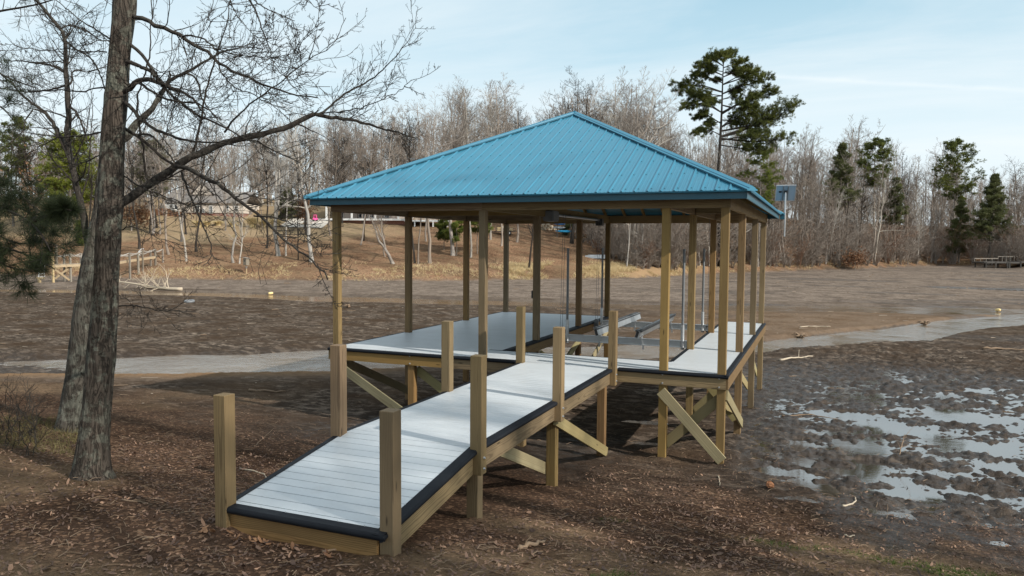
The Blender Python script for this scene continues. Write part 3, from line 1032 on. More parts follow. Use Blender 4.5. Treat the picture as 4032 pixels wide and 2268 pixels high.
wbump((WX1, RY1 - .02, .002), (WX1, -3.38, .002), (1, 0, 0), flange=.06, rad=.031)
wbump((WX1, -3.38, .0), (WX1, D0 - .16, .0), (1, 0, 0), flange=.06, rad=.031)
wbump((WX1, RY0 - .03, RZ - .002), (WX1, RY1 - .02, .003), (1, 0, 0), flange=.075, rad=.031)
wbump((WX0, RY1, .0), (WX0, D0 - .06, .0), (-1, 0, 0), flange=.05)
wbump((WX0, RY0, RZ), (WX0, RY1, .0), (-1, 0, 0), flange=.05)
wbump((WX0 - .015, RY0 + .01, RZ + .006), (WX1 + .035, RY0 + .01, RZ + .006), (0, -1, 0), flange=.075, rad=.034)
TZ = .235
wl("rim_board", (WX1 + .012 - .04, RY1, -.16), (WX1 + .012 - .04, D0 - .02, -.16), .04, .235)
wl("rim_board", (WX1 + .012 - .04, RY0 + .16, RZ - .140), (WX1 + .012 - .04, RY1 - .004, -.158), .04, .235)
wl("rim_board", (WX0 + .025, RY1, -.16), (WX0 + .025, D0 - .02, -.16), .04, .235)
wl("rim_board", (WX0 + .025, RY0 + .02, RZ - .16), (WX0 + .025, RY1 - .004, -.158), .04, .235)
wl("rim_board", (WX0 + .05, RY0 + .035, RZ - .17), (WX1 - .055, RY0 + .035, RZ - .17), .04, .25)
for yy in (-5.2, -4.3, -3.3, -2.3, -1.2):
    wl("cross_beam", (WX0 + .05, yy, -.15), (WX1 - .06, yy, -.15), .04, .20, bev=0)
WPX = (-3.69, -1.90)
POSTS = [(-3.69, -7.94, -1.0, .807), (-1.90, -7.86, -1.0, .803), (-3.69, -6.10, -.31, 1.055), (-1.90, -6.03, -.285, 1.035),
         (-3.69, -3.30, -.31, 1.075), (-1.90, -3.29, -.29, 1.07), (-3.69, -.27, -.31, 1.07), (-1.90, -.235, -.30, 1.057)]
for (x, y, z0, z1) in POSTS:
    if z0 < -.9:
        z0 = gz(x, y) - .4
    wl("post", (x, y, z0), (x, y, z1), PW, PW, bev=.005)
for y in (-5.84, -3.16, -.46):
    for x in (-2.03, -3.58):
        wl("support_post", (x, y, gz(x, y) - .35), (x, y, -.28), PW, PW, bev=.004)
plumb(wl("brace", (-1.945, -3.30, -.27), (-1.945, -.40, gz(-2, -.46) + .02), .038, .17, BRACE, bev=0))
plumb(wl("brace", (-2.13, -4.95, -.30), (-2.13, -3.12, gz(-2.03, -3.16) + .22), .038, .17, BRACE, bev=0))
plumb(wl("brace", (-3.655, -3.25, -.36), (-3.655, -.40, gz(-3.6, -.46) + .2), .038, .17, BRACE, bev=0))
for y in (-6.03, -3.29, -.235):
    for z in (-.10, -.22):
        o = MB().cyl((-1.83, y, z), (-1.812, y, z), .016, .011, 8).build("bolt", GALV, wk)
        o.matrix_local = Matrix.Translation((2.8, 4, 0))
scr = MB()
for i, y in enumerate(np.arange(RY0 + .2, RY1, .33)):
    z = RZ + (y - RY0) * (-RZ) / (RY1 - RY0)
    scr.cyl((WX1 - .072, y, z + .004), (WX1 - .072, y, z + .0115), .006, .004, 6)
for x in np.arange(WX0 + .1, WX1, .29):
    scr.cyl((x, RY0 + .082, RZ + .012), (x, RY0 + .082, RZ + .022), .006, .004, 6)
for y in np.arange(RY1 + .2, -.3, .45):
    scr.cyl((WX1 - .058, y, .004), (WX1 - .058, y, .011), .006, .004, 6)
o = scr.build("screw_heads", ALU, wk)
o.matrix_local = Matrix.Translation((2.8, 4, 0))

# ------------------------------------------------------------------ boat lift in the slip
lift = empty("boat_lift", (0, 0, 0), 0, 'aluminium boat lift cradle with two slanted bunks and four upright guide poles', 'boat lift')
LY = (3.92, 7.62)


def ibeam(name, p0, p1, w_, h_, m, parent):
    p0, p1 = np.array(p0, float), np.array(p1, float)
    mb = MB()
    up = np.array((0, 0, 1.0))
    mb.bar(p0, p1, .01, h_)
    mb.bar(p0 + up * (h_ / 2), p1 + up * (h_ / 2), w_, .012)
    mb.bar(p0 - up * (h_ / 2), p1 - up * (h_ / 2), w_, .012)
    return mb.build(name, m, parent)


for y in LY:
    ibeam("cradle_beam", (-4.27, y, -.02), (-1.22, y, -.02), .11, .15, ALU, lift)
for x, tilt in ((-3.27, -1), (-2.30, 1)):
    bk_ = MB()
    y0, y1, z0, z1 = LY[0] - .45, LY[1] + .35, .20, .20
    bk_.bar((x, y0, z0), (x, y1, z1), .07, .175, up=(tilt * .30, 0, 1))
    b = bk_.build("bunk", ALU, lift)
    pad = MB()
    nrm = np.array((-tilt * .29, 0, .957))
    sd_ = np.array((.957, 0, tilt * .29))
    for k in (-.055, -.018, .018, .055):
        q = np.array((x, 0, .20)) + sd_ * (k - .0) + np.array((tilt * .30, 0, 1)) / 1.044 * .088
        pad.bar(q + np.array((0, y0 + .0, 0)), q + np.array((0, y1, 0)), .026, .022, up=(tilt * .30, 0, 1))
    q = np.array((x, 0, .20)) + np.array((tilt * .30, 0, 1)) / 1.044 * .076
    pad.bar(q + np.array((0, y0, 0)), q + np.array((0, y1, 0)), .145, .008, up=(tilt * .30, 0, 1))
    pad.build("bunk_pad", DKGREY, b)
    e = MB()
    for yy in (y0 - .004, y1 + .004):
        e.bar((x, yy - .004, .20), (x, yy + .004, .20), .062, .155, up=(tilt * .30, 0, 1))
    e.build("end_cap", BLACK, b)
    for y in LY:
        mb = MB()
        for s in (-.03, .03):
            mb.bar((x - tilt * .01, y + s - .0, .24), (x + tilt * .05, y + s, -.20), .02, .045)
        mb.bar((x, y - .04, .13), (x, y + .04, .13), .09, .02)
        mb.build("bunk_bracket", ALU, lift)
for y, xs in ((LY[0], (-4.13, -1.345)), (LY[1], (-4.29, -1.42))):
    for x in xs:
        p = MB().cyl((x, y, -.15), (x, y, .42), .041, sides=12).build("pole_socket", ALU, lift)
        q = MB().cyl((x, y, .40), (x, y, 2.14), .030, sides=12)
        q.cyl((x, y, 2.12), (x, y, 2.16), .034, sides=12)
        q.build("guide_pole", GREYPL, p)
        sx = -1 if x < -3 else 1
        pl = MB().cyl((x + sx * .16, y - .02, .02), (x + sx * .16, y + .02, .02), .07, sides=14)
        pl.box((x + sx * .10, y - .03, -.14), (x + sx * .22, y + .03, .0))
        pl.build("pulley_block", GREYPL, lift)
        cb = MB()
        for k in (-.025, .03):
            cb.cyl((x + sx * .16 + k, y, .05), (x + sx * .14 + k, y + .1, 3.0), .0045, sides=5)
        cb.build("cable", STEEL, lift)
mt = MB().box((-4.62, 3.45, 2.80), (-4.36, 3.9, 3.05)).build("hoist_motor", GREYPL, lift)
bevelled(mt, .02, 2)
MB().cyl((-4.46, 3.9, 2.96), (-4.46, 7.95, 2.96), .03, sides=10).build("drive_shaft", GALV, lift)
MB().box((-4.55, 7.75, 2.80), (-4.36, 7.95, 3.0)).build("shaft_bearing", DKGREY, lift)
MB().cyl((-1.17, 3.6, 2.98), (-1.17, 7.95, 2.98), .03, sides=10).build("drive_shaft", GALV, lift)
# switch box on an inner post
sw = tag(MB().box((XM - .115, YS[1] - .05, .98), (XM - .071, YS[1] + .05, 1.16)).build("switch_box", BLACK), 'small black switch box fixed to the side of an inner post', 'switch box')
bevelled(sw, .008)

# solar panel on its mast at the back corner of the roof
so = empty("solar_panel", (.53, 9.95, 3.1), 0, 'solar panel on a galvanised mast at the far corner of the roof', 'solar panel')


def sp(mb, name, m, parent=so):
    o = mb.build(name, m, parent)
    o.matrix_local = Matrix.Translation((-.53, -9.95, -3.1)) if parent is so else Matrix.Identity(4)
    return o


sp(MB().cyl((.545, 9.86, 2.52), (.545, 9.86, 3.80), .024, sides=10), "mast", GALV)
sp(MB().box((.415, 9.795, 3.02), (.545, 9.825, 3.21)), "bracket", BLUED)
pm = Matrix.Translation((.545, 9.93, 3.79)) @ Matrix.Rotation(R(10), 4, 'Z') @ Matrix.Rotation(R(30), 4, 'X')
pn = MB().box((-.265, .0, -.235), (.265, .006, .235), M=pm)
pn = sp(pn, "backsheet", PANELB)
fr = MB()
for lo, hi in (((-.275, -.012, .232), (.275, .022, .25)), ((-.275, -.012, -.25), (.275, .022, -.232)), ((-.275, -.012, -.232), (-.257, .022, .232)), ((.257, -.012, -.232), (.275, .022, .232))):
    fr.box(lo, hi, M=pm)
sp(fr, "panel_frame", ALU)
rl = MB()
for x in (-.075, .055):
    rl.box((x - .014, -.03, -.228), (x + .014, -.002, .228), M=pm)
sp(rl, "rail", GREYPL)
sp(MB().box((-.19, -.02, .02), (-.115, -.002, .065), M=pm).box((-.115, -.014, .04), (-.08, -.004, .046), M=pm), "junction_box", BLACK)
sp(MB().box((-.045, -.05, .0), (.03, -.003, .08), M=pm), "clamp", BLACK)
# ------------------------------------------------------------------ bark and foliage materials
def bark_mat(name, dark, light, lichen, lich=.5, scale=1.0, crack=1.0, hue_var=0.0):
    m, nt = material(name)
    co = nt.obj_co()
    pl = nt.noise(nt.mapping(co, (6 * scale, 6 * scale, 2.3 * scale)), 2.2, 6, .68, .8)
    vo = nt.noise(nt.mapping(co, (13 * scale, 13 * scale, 2.4 * scale)), 1.0, 5, .62, 1.2)
    ck = nt.ramp(nt.math('ABSOLUTE', nt.math('SUBTRACT', vo, .5)), [(.0, 0), (.055, 1)])
    fn = nt.noise(co, 60 * scale, 4, .7)
    lc = nt.noise(co, 5.5 * scale, 5, .72)
    lc2 = nt.noise(co, 1.3 * scale, 3, .5)
    c = nt.mix(pl, dark, light)
    c = nt.mix(nt.math('MULTIPLY', nt.math('SUBTRACT', 1.0, ck), .65 * crack), c, tuple(.3 * x for x in dark))
    lm = nt.math('MULTIPLY', nt.ramp(lc, [(.50, 0), (.58, 1)]), nt.ramp(lc2, [(.35, .25), (.6, 1)]))
    c = nt.mix(nt.math('MULTIPLY', lm, lich), c, nt.mix(fn, tuple(.75 * x for x in lichen), lichen))
    if hue_var:
        rn = nt.n('ShaderNodeObjectInfo').outputs['Random']
        c = nt.n('ShaderNodeHueSaturation', {'Hue': .5, 'Saturation': nt.math('MULTIPLY_ADD', rn, .5, .75), 'Value': nt.math('MULTIPLY_ADD', nt.math('FRACT', nt.math('MULTIPLY', rn, 9.7)), hue_var, 1 - hue_var * .5), 'Color': c}).outputs[0]
    h = nt.math('ADD', nt.math('MULTIPLY', ck, .8), nt.math('ADD', pl, nt.math('MULTIPLY', fn, .3)))
    return finish(m, nt, c, .92, nt.bump(h, .9, .02 / scale), spec=.15)


BARK = bark_mat("oak_bark", (.040, .032, .026), (.118, .094, .074), (.25, .26, .205), .55)
BARK2 = bark_mat("lichen_bark", (.045, .038, .031), (.130, .113, .092), (.26, .265, .215), .6)
TWIG = bark_mat("twig_bark", (.028, .023, .020), (.085, .070, .058), (.16, .16, .13), .4, 2.0, .3)
FBARK = bark_mat("grey_tree_bark", (.172, .143, .120), (.43, .362, .304), (.42, .40, .34), .4, .4, .5, .5)
PBARK = bark_mat("pale_tree_bark", (.28, .25, .215), (.56, .51, .445), (.55, .53, .47), .4, .4, .35, .3)
DBARK = bark_mat("dark_tree_bark", (.025, .021, .018), (.075, .062, .052), (.10, .10, .08), .3, .4, .5, .3)


def leaf_mat(name, a, b, var=.5, rough=.6):
    m, nt = material(name)
    rn = nt.n('ShaderNodeObjectInfo').outputs['Random']
    co = nt.obj_co()
    n1 = nt.noise(co, .55, 3, .6)
    n2 = nt.noise(co, 7.0, 2, .6)
    f = nt.math('MULTIPLY_ADD', nt.math('SUBTRACT', n2, .5), .8, nt.ramp(n1, [(.3, 0), (.7, 1)]), clamp=True)
    c = nt.mix(f, a, b)
    c = nt.n('ShaderNodeHueSaturation', {'Hue': .5, 'Saturation': 1.0, 'Value': nt.math('MULTIPLY_ADD', rn, var, 1 - var / 2), 'Color': c}).outputs[0]
    b_ = nt.n('ShaderNodeBsdfPrincipled', {'Base Color': c, 'Roughness': rough, 'Specular IOR Level': .25})
    tr = nt.n('ShaderNodeBsdfTranslucent', {'Color': c})
    mx = nt.n('ShaderNodeMixShader', {0: .22, 1: b_.outputs[0], 2: tr.outputs[0]})
    o = nt.n('ShaderNodeOutputMaterial')
    nt.t.links.new(mx.outputs[0], o.inputs['Surface'])
    return m


NEEDLE = leaf_mat("pine_needles", (.038, .058, .017), (.20, .215, .042))
NEEDLED = leaf_mat("dark_pine_needles", (.016, .025, .012), (.048, .060, .024))
CEDARG = leaf_mat("cedar_foliage", (.055, .085, .018), (.19, .21, .035))
YELLOWP = leaf_mat("sunlit_yellow_green_needles", (.085, .115, .018), (.29, .31, .045))  # yellow green needles with sunlight brightened into the colour
CEDARD = leaf_mat("dark_cedar_foliage", (.070, .080, .034), (.165, .172, .062))
DRYLEAF = leaf_mat("dry_leaves", (.13, .06, .03), (.36, .20, .11), .3)
STRAW = leaf_mat("straw_grass", (.42, .30, .15), (.72, .58, .34), .3)
PAMPAS = leaf_mat("pale_ornamental_grass", (.58, .46, .24), (.85, .72, .44), .2)
GRASS = leaf_mat("green_grass", (.04, .065, .015), (.11, .15, .035), .2)
BRUSHM = bark_mat("brush_twigs", (.20, .165, .135), (.48, .40, .335), (.25, .22, .18), .3, .5, .2)
BRUSHR = bark_mat("rusty_brush", (.16, .09, .06), (.42, .25, .16), (.25, .18, .13), .3, .5, .2)


def spawn(rng, P, Rr, n, t0, t1, ang, length, k, wander, up, rscale=.6, rmin=.003, lpow=.0, taper=.15, upw=None):
    """n children on every path; vectorised"""
    m, kk, _ = P.shape
    t = rng.uniform(t0, t1, (m, n))
    if lpow:
        t = t0 + (t1 - t0) * ((t - t0) / max(1e-6, t1 - t0)) ** lpow
    f = t * (kk - 1)
    i0 = np.minimum(f.astype(int), kk - 2)
    fr = (f - i0)[..., None]
    mi = np.arange(m)[:, None]
    A, B = P[mi, i0], P[mi, i0 + 1]
    pos = A + (B - A) * fr
    T = B - A
    T /= np.linalg.norm(T, axis=-1, keepdims=True) + 1e-9
    rad = Rr[mi, i0] * (1 - fr[..., 0]) + Rr[mi, i0 + 1] * fr[..., 0]
    pl = np.linalg.norm(np.diff(P, axis=1), axis=2).sum(1)[:, None]
    rv = rng.normal(size=T.shape)
    rv -= (rv * T).sum(-1, keepdims=True) * T
    rv /= np.linalg.norm(rv, axis=-1, keepdims=True) + 1e-9
    a = np.radians(rng.uniform(ang[0], ang[1], (m, n)))[..., None]
    d = T * np.cos(a) + rv * np.sin(a)
    L = pl * rng.uniform(length[0], length[1], (m, n)) * (1.12 - .65 * t)
    d = d.reshape(-1, 3)
    pos = pos.reshape(-1, 3)
    L = L.reshape(-1)
    r0 = np.maximum(rad.reshape(-1) * rscale, rmin)
    out = [pos]
    for j in range(k - 1):
        d = d + rng.normal(size=d.shape) * wander
        d[:, 2] += up
        d /= np.linalg.norm(d, axis=1, keepdims=True)
        out.append(out[-1] + d * (L / (k - 1))[:, None])
    P2 = np.stack(out, 1)
    R2 = np.maximum(r0[:, None] * np.linspace(1, taper, k)[None], rmin * .8)
    return P2, R2


def resample(pts, k):
    pts = np.asarray(pts, float)
    s = np.concatenate([[0], np.cumsum(np.linalg.norm(np.diff(pts, axis=0), axis=1))])
    u = np.linspace(0, s[-1], k)
    # Catmull-like smoothing through linear resample + one relaxation
    q = np.stack([np.interp(u, s, pts[:, i]) for i in range(pts.shape[1])], 1)
    q[1:-1] = q[1:-1] * .5 + (q[:-2] + q[2:]) * .25
    return q


def rough_trunk(pts, rad, sides, amp, seed, rings):
    """a trunk with plated, furrowed bark as real relief"""
    q = resample(np.concatenate([np.asarray(pts, float), np.asarray(rad, float)[:, None]], 1), rings)
    P, r = q[:, :3], q[:, 3]
    T = np.gradient(P, axis=0)
    T /= np.linalg.norm(T, axis=1, keepdims=True)
    U = np.cross(T, np.array((0, 1.0, 0)))
    U /= np.linalg.norm(U, axis=1, keepdims=True)
    V = np.cross(T, U)
    a = np.arange(sides) * 2 * np.pi / sides
    A, H = np.meshgrid(a, np.arange(rings), indexing='xy')
    s = np.concatenate([[0], np.cumsum(np.linalg.norm(np.diff(P, axis=0), axis=1))])[:, None]
    cx_, sx_ = np.cos(A), np.sin(A)
    # periodic noise from two blended sheets
    w_ = A / (2 * np.pi)
    def pn(fa, fs, sd_, o=4):
        return fbm(A * fa, s * fs + 0 * A, o, sd_) * (1 - w_) + fbm((A - 2 * np.pi) * fa, s * fs + 0 * A, o, sd_) * w_
    rid = 1 - np.abs(pn(3.2, 1.6, seed, 3)) * 4.2
    plate = np.clip(rid, -.6, 1) * -1.0
    disp = amp * (plate * .55 + pn(2.2, 2.6, seed + 5) * 1.3 + pn(7, 7, seed + 9) * .8)
    rr = r[:, None] * (1 + .10 * pn(.6, .5, seed + 20, 2)) + disp
    W = P[:, None, :] + (U[:, None, :] * cx_[..., None] + V[:, None, :] * sx_[..., None]) * rr[..., None]
    ii = np.arange(rings * sides).reshape(rings, sides)
    qd = np.stack([ii[:-1], np.roll(ii, -1, 1)[:-1], np.roll(ii, -1, 1)[1:], ii[1:]], -1).reshape(-1, 4)
    return MB().add(W.reshape(-1, 3), qd)


# ------------------------------------------------------------------ the two big bare trees on the near bank
def near_tree(label, base_px, trunk_px, limbs, depth0, bark, seed, lean=0.0, root_flare=True):
    rng = np.random.default_rng(seed)
    b, t = on_ground(*base_px)
    d0 = t
    root = empty("bare_tree", (b[0], b[1], b[2]), 0, label, 'tree', 'bare trees on the near bank')
    mloc = Matrix.Translation((-b[0], -b[1], -b[2]))
    n = len(trunk_px)
    pts, rad = [], []
    y0 = trunk_px[0][1]
    for (x, y, rp) in trunk_px:
        dd = d0 + lean * (y0 - y) / 1800.0
        pts.append(ray_at(x, y, dd))
        rad.append(rp * dd / F_PX)
    g = gz(b[0], b[1])
    pts = [pts[0] + np.array((0, 0, -.35))] + pts
    rad = [rad[0] * 1.15] + rad
    o = rough_trunk(pts, rad, 56, .017, seed, 300).build("trunk", bark, root, smooth=False)
    o.matrix_local = mloc
    br = MB()
    allP, allR = [], []
    for (path, da, db, ra, rb, dens) in limbs:
        q = np.array(path, float)
        f = np.linspace(0, 1, len(q))
        dl = (d0 + da) + (db - da) * f
        W = np.array([ray_at(px, py, dd) for (px, py), dd in zip(q, dl)])
        k = 26
        W = resample(W, k)
        ln = np.linalg.norm(np.diff(W, axis=0), axis=1).sum()
        W[1:-1] += rng.normal(size=(k - 2, 3)) * min(.009, .003 * ln)
        rr = .86 * np.linspace(ra, rb, k) * (d0 + (da + db) / 2) / F_PX
        rr = np.maximum(rr * (1 + rng.normal(size=k) * .05), .0035)
        br.tubes(W[None], rr[None], 10 if ra > 6 else 6)
        allP.append((W, rr, dens, ln))
    for (W, rr, dens, ln) in allP:
        nc = max(5, int(ln * 10.5 * dens))
        P1, R1 = spawn(rng, W[None], rr[None], nc, .12, 1.0, (25, 65), (.12, .46), 11, .11, .025, .34, .0036)
        br.tubes(P1, R1, 4)
        P2, R2 = spawn(rng, P1, R1, 5, .2, 1.0, (25, 60), (.22, .55), 7, .14, .05, .6, .0027)
        br.tubes(P2, R2, 3)
        P3, R3 = spawn(rng, P2, R2, 3, .3, 1.0, (25, 70), (.2, .5), 4, .18, .1, .75, .0021)
        br.tubes(P3, R3, 3)
    o = br.build("branches", [TWIG], root, smooth=True)
    o.matrix_local = mloc
    return root


T1 = [(362, 1886, 88), (362, 1855, 72), (363, 1810, 64), (366, 1760, 59), (380, 1604, 55), (398, 1408, 55), (413, 1212, 50), (424, 1000, 46), (437, 800, 47), (441, 600, 46),
      (456, 400, 44), (471, 200, 41), (489, 40, 43), (503, -160, 40), (520, -420, 33)]
L1 = [
    ([(455, 815), (520, 775), (600, 715), (690, 655), (790, 600), (890, 558), (1000, 538), (1100, 512), (1170, 482), (1238, 448)], 0, .6, 19, 11, .35),
    ([(1238, 448), (1300, 463), (1370, 468), (1440, 486), (1500, 505), (1560, 520), (1640, 545)], .6, 1.2, 9, 2, 1.0),
    ([(1236, 450), (1262, 446), (1290, 428), (1330, 390), (1400, 345), (1450, 322), (1500, 285), (1560, 222), (1600, 170), (1638, 108)], .6, 1.6, 6, 1, 1.1),
    ([(1255, 446), (1340, 440), (1420, 425), (1500, 395), (1570, 360), (1620, 315)], .7, -.5, 3.5, .8, 1.3),
    ([(692, 655), (740, 665), (800, 695), (870, 735), (950, 790), (1030, 855), (1110, 935), (1190, 1000), (1250, 1040), (1290, 1100)], .1, -1.2, 11, 3, .9),
    ([(1250, 1040), (1270, 1100), (1300, 1160), (1318, 1200)], -1.2, -1.4, 3, 1, 2.2),
    ([(715, 672), (742, 760), (775, 830), (805, 900), (830, 960), (832, 1020), (800, 1045)], .1, -.6, 6, 1.5, 1.0),
    ([(1000, 850), (1080, 855), (1150, 880), (1210, 940), (1270, 1010)], -.7, -1.8, 4, 1, 1.3),
    ([(930, 775), (960, 760), (1020, 780), (1100, 790), (1180, 770)], -.5, .6, 3.5, 1, 1.2),
    ([(520, 60), (545, 66), (600, 95), (680, 130), (760, 172), (830, 212), (885, 262), (930, 282), (1000, 318), (1080, 350), (1160, 378), (1250, 385)], 0, -1.0, 11, 2.5, .8),
    ([(712, 146), (740, 138), (790, 146), (850, 190), (900, 210), (980, 222), (1080, 226), (1180, 205)], -.3, -1.8, 5, 1, 1.2),
    ([(845, 230), (880, 300), (930, 350), (1000, 372), (1080, 420), (1140, 470)], -.5, -1.6, 4, 1, 1.1),
    ([(512, 175), (560, 225), (592, 250), (610, 290), (650, 345), (690, 385), (740, 425), (800, 462), (870, 498), (940, 528), (1020, 566), (1100, 600), (1180, 640)], 0, -.9, 8, 2, .8),
    ([(480, 235), (540, 255), (590, 278), (640, 325), (668, 350)], 0, -.5, 10, 6, .5),
    ([(470, 375), (510, 345), (550, 312), (590, 312), (640, 330), (720, 362), (770, 400), (810, 455)], 0, -.8, 14, 3, .9),
    ([(540, 322), (600, 362), (640, 385), (700, 402), (760, 402), (820, 430), (870, 470)], -.2, -1.2, 7, 2, 1.0),
    ([(478, 388), (515, 420), (545, 462), (580, 490), (620, 512), (670, 535), (720, 552), (790, 565), (860, 560), (960, 575)], 0, -1.0, 10, 2, 1.0),
    ([(490, 505), (540, 535), (590, 575), (640, 622), (690, 652)], .1, .1, 8, 6, .6),
    ([(545, 530), (590, 530), (610, 545), (650, 590), (690, 640)], -.2, -.7, 6, 3, .8),
    ([(480, 690), (520, 715), (570, 745), (640, 770), (720, 800), (800, 815)], .1, -1.0, 4, 1, 1.2),
    ([(470, 1205), (520, 1200), (570, 1212), (640, 1225), (710, 1222)], .05, -.9, 4, 1, 1.2),
    ([(480, 905), (510, 890), (560, 905), (630, 940), (700, 960)], .05, -1.0, 3, .8, 1.0),
    ([(752, 620), (770, 560), (792, 470), (806, 380), (832, 280), (868, 170), (900, 60), (915, -40)], .3, .1, 6, 2, .35),
    ([(580, 735), (570, 640), (556, 560), (544, 460), (538, 370), (562, 320), (588, 230), (596, 120), (598, -30)], .15, -.4, 5.5, 2, .3),
    ([(640, 560), (668, 470), (700, 380), (730, 290), (760, 210), (800, 130), (850, 70), (920, 0)], -.3, -1.4, 2.5, 1, .6),
    ([(885, 520), (905, 490), (935, 462), (980, 412), (1030, 376), (1080, 338), (1140, 295), (1190, 256), (1215, 232), (1260, 210), (1320, 170), (1362, 70)], .2, -.6, 5, 1, 1.0),
    ([(1190, 256), (1180, 200), (1150, 120), (1148, 90)], -.5, -.8, 2, .8, 1.2),
    ([(1215, 232), (1235, 180), (1252, 90), (1258, 20)], -.5, -.6, 2.4, .8, 1.0),
    ([(930, -60), (985, 5), (1004, 35), (1022, 90), (1046, 145), (1066, 210), (1082, 262), (1110, 290), (1170, 318)], -.6, -1.6, 5, 1, 1.3),
    ([(960, -30), (1040, 30), (1110, 60), (1160, 82)], -.6, -1.2, 3.5, 1, 1.3),
    ([(900, -20), (920, 40), (950, 80), (980, 120), (1030, 165)], -.7, -1.3, 3, .8, 1.3),
    ([(1180, -60), (1215, 0), (1240, 30), (1300, 15)], -.5, -.9, 2.5, .8, 1.6),
    ([(440, 165), (400, 130), (340, 95), (290, 55), (220, 0), (150, -60)], 0, 1.0, 4, 1.5, 1.0),
    ([(440, 160), (390, 160), (355, 128), (300, 110), (240, 95)], 0, -1.0, 3, 1, 1.3),
    ([(412, 350), (395, 300), (372, 245), (340, 200), (300, 170), (255, 110)], .1, .9, 3, 1, 1.2),
    ([(420, 205), (350, 205), (270, 190), (190, 200), (110, 190), (20, 170)], .1, 1.2, 3, 1, 1.2),
    ([(408, 515), (360, 532), (300, 535), (230, 540), (150, 580), (60, 640), (0, 690)], .1, .8, 4, 1.2, 1.0),
    ([(405, 345), (330, 362), (250, 355), (160, 362), (60, 352), (-20, 340)], .2, 1.6, 3.5, 1.5, 1.1),
    ([(400, 610), (330, 640), (300, 650), (240, 630), (160, 600)], .1, .8, 3, 1, 1.0),
]
near_tree('tall bare tree with dark flaking bark and one long limb reaching over the mud', (362, 1880), T1, L1, 0, BARK, 11)
T2 = [(272, 1700, 58), (280, 1640, 48), (305, 1486, 44), (328, 1290, 42), (346, 1134, 40), (366, 1017, 38), (386, 900, 33), (402, 822, 30), (412, 704, 29), (424, 600, 27), (455, 560, 22),
      (505, 530, 18), (535, 490, 14), (565, 462, 13), (600, 428, 11), (640, 360, 9), (665, 320, 8)]
L2 = [
    ([(352, 990), (335, 880), (315, 800), (296, 700), (278, 620), (264, 540), (268, 470), (264, 400), (268, 340), (255, 285), (262, 220), (262, 165), (245, 112), (205, 80), (165, 30), (130, -40)], .1, .5, 17, 6, .55),
    ([(278, 610), (240, 540), (210, 490), (185, 450), (140, 415), (90, 380), (40, 320), (0, 285)], .3, 1.0, 10, 3, .9),
    ([(255, 280), (225, 262), (170, 252), (100, 242), (20, 238)], .3, 1.2, 6, 2, .9),
    ([(268, 335), (210, 350), (130, 362), (60, 358), (-10, 345)], .3, 1.2, 5, 2, .9),
    ([(275, 420), (300, 440), (320, 480), (335, 530), (345, 560), (380, 500)], .2, -.4, 6, 2, 1.0),
    ([(270, 335), (285, 320), (283, 285), (300, 275), (340, 285), (420, 262)], .2, .7, 5, 1.5, 1.0),
    ([(262, 165), (300, 195), (340, 215), (380, 255), (410, 340)], .4, .6, 5, 1.5, 1.0),
    ([(245, 110), (270, 98), (320, 110), (400, 160)], .4, .9, 4, 1.5, 1.0),
    ([(663, 322), (700, 300), (730, 288), (770, 262), (820, 235), (870, 205), (930, 190), (1000, 185)], -.2, -.4, 8, 2, .9),
    ([(663, 322), (672, 295), (665, 282)], -.2, -.2, 5, 3, .3),
    ([(730, 288), (765, 300), (785, 330), (790, 380), (830, 440), (880, 500)], -.3, .2, 5, 1.5, 1.0),
    ([(300, 720), (330, 690), (340, 640), (370, 620)], .1, -.3, 4, 1.5, 1.0),
    ([(185, 452), (135, 425), (100, 470), (90, 520), (30, 570), (-10, 600)], .5, .2, 4, 1.5, 1.0),
]
near_tree('leaning bare tree with pale lichen bark standing just behind the taller trunk', (272, 1694), T2, L2, 0, BARK2, 23)


# ------------------------------------------------------------------ pine bough at the left edge (the pine itself stands outside the picture)
def needle_tris(mb, rng, C, D, n, l, wd, spread=.8, mi=0):
    """n needles at every centre C, bent round the direction D"""
    m = len(C)
    v = rng.normal(size=(m, n, 3))
    v /= np.linalg.norm(v, axis=2, keepdims=True)
    d = D[:, None, :] * (1 - spread) + v * spread
    d /= np.linalg.norm(d, axis=2, keepdims=True)
    s = np.cross(d, rng.normal(size=(m, n, 3)))
    s /= np.linalg.norm(s, axis=2, keepdims=True) + 1e-9
    ll = l * rng.uniform(.6, 1.1, (m, n, 1))
    c = C[:, None, :] + v * l * .06
    a, b, t = c - s * wd / 2, c + s * wd / 2, c + d * ll
    V = np.stack([a, b, t], 2).reshape(-1, 3)
    mb.add(V, None, np.arange(len(V)).reshape(-1, 3), mi)


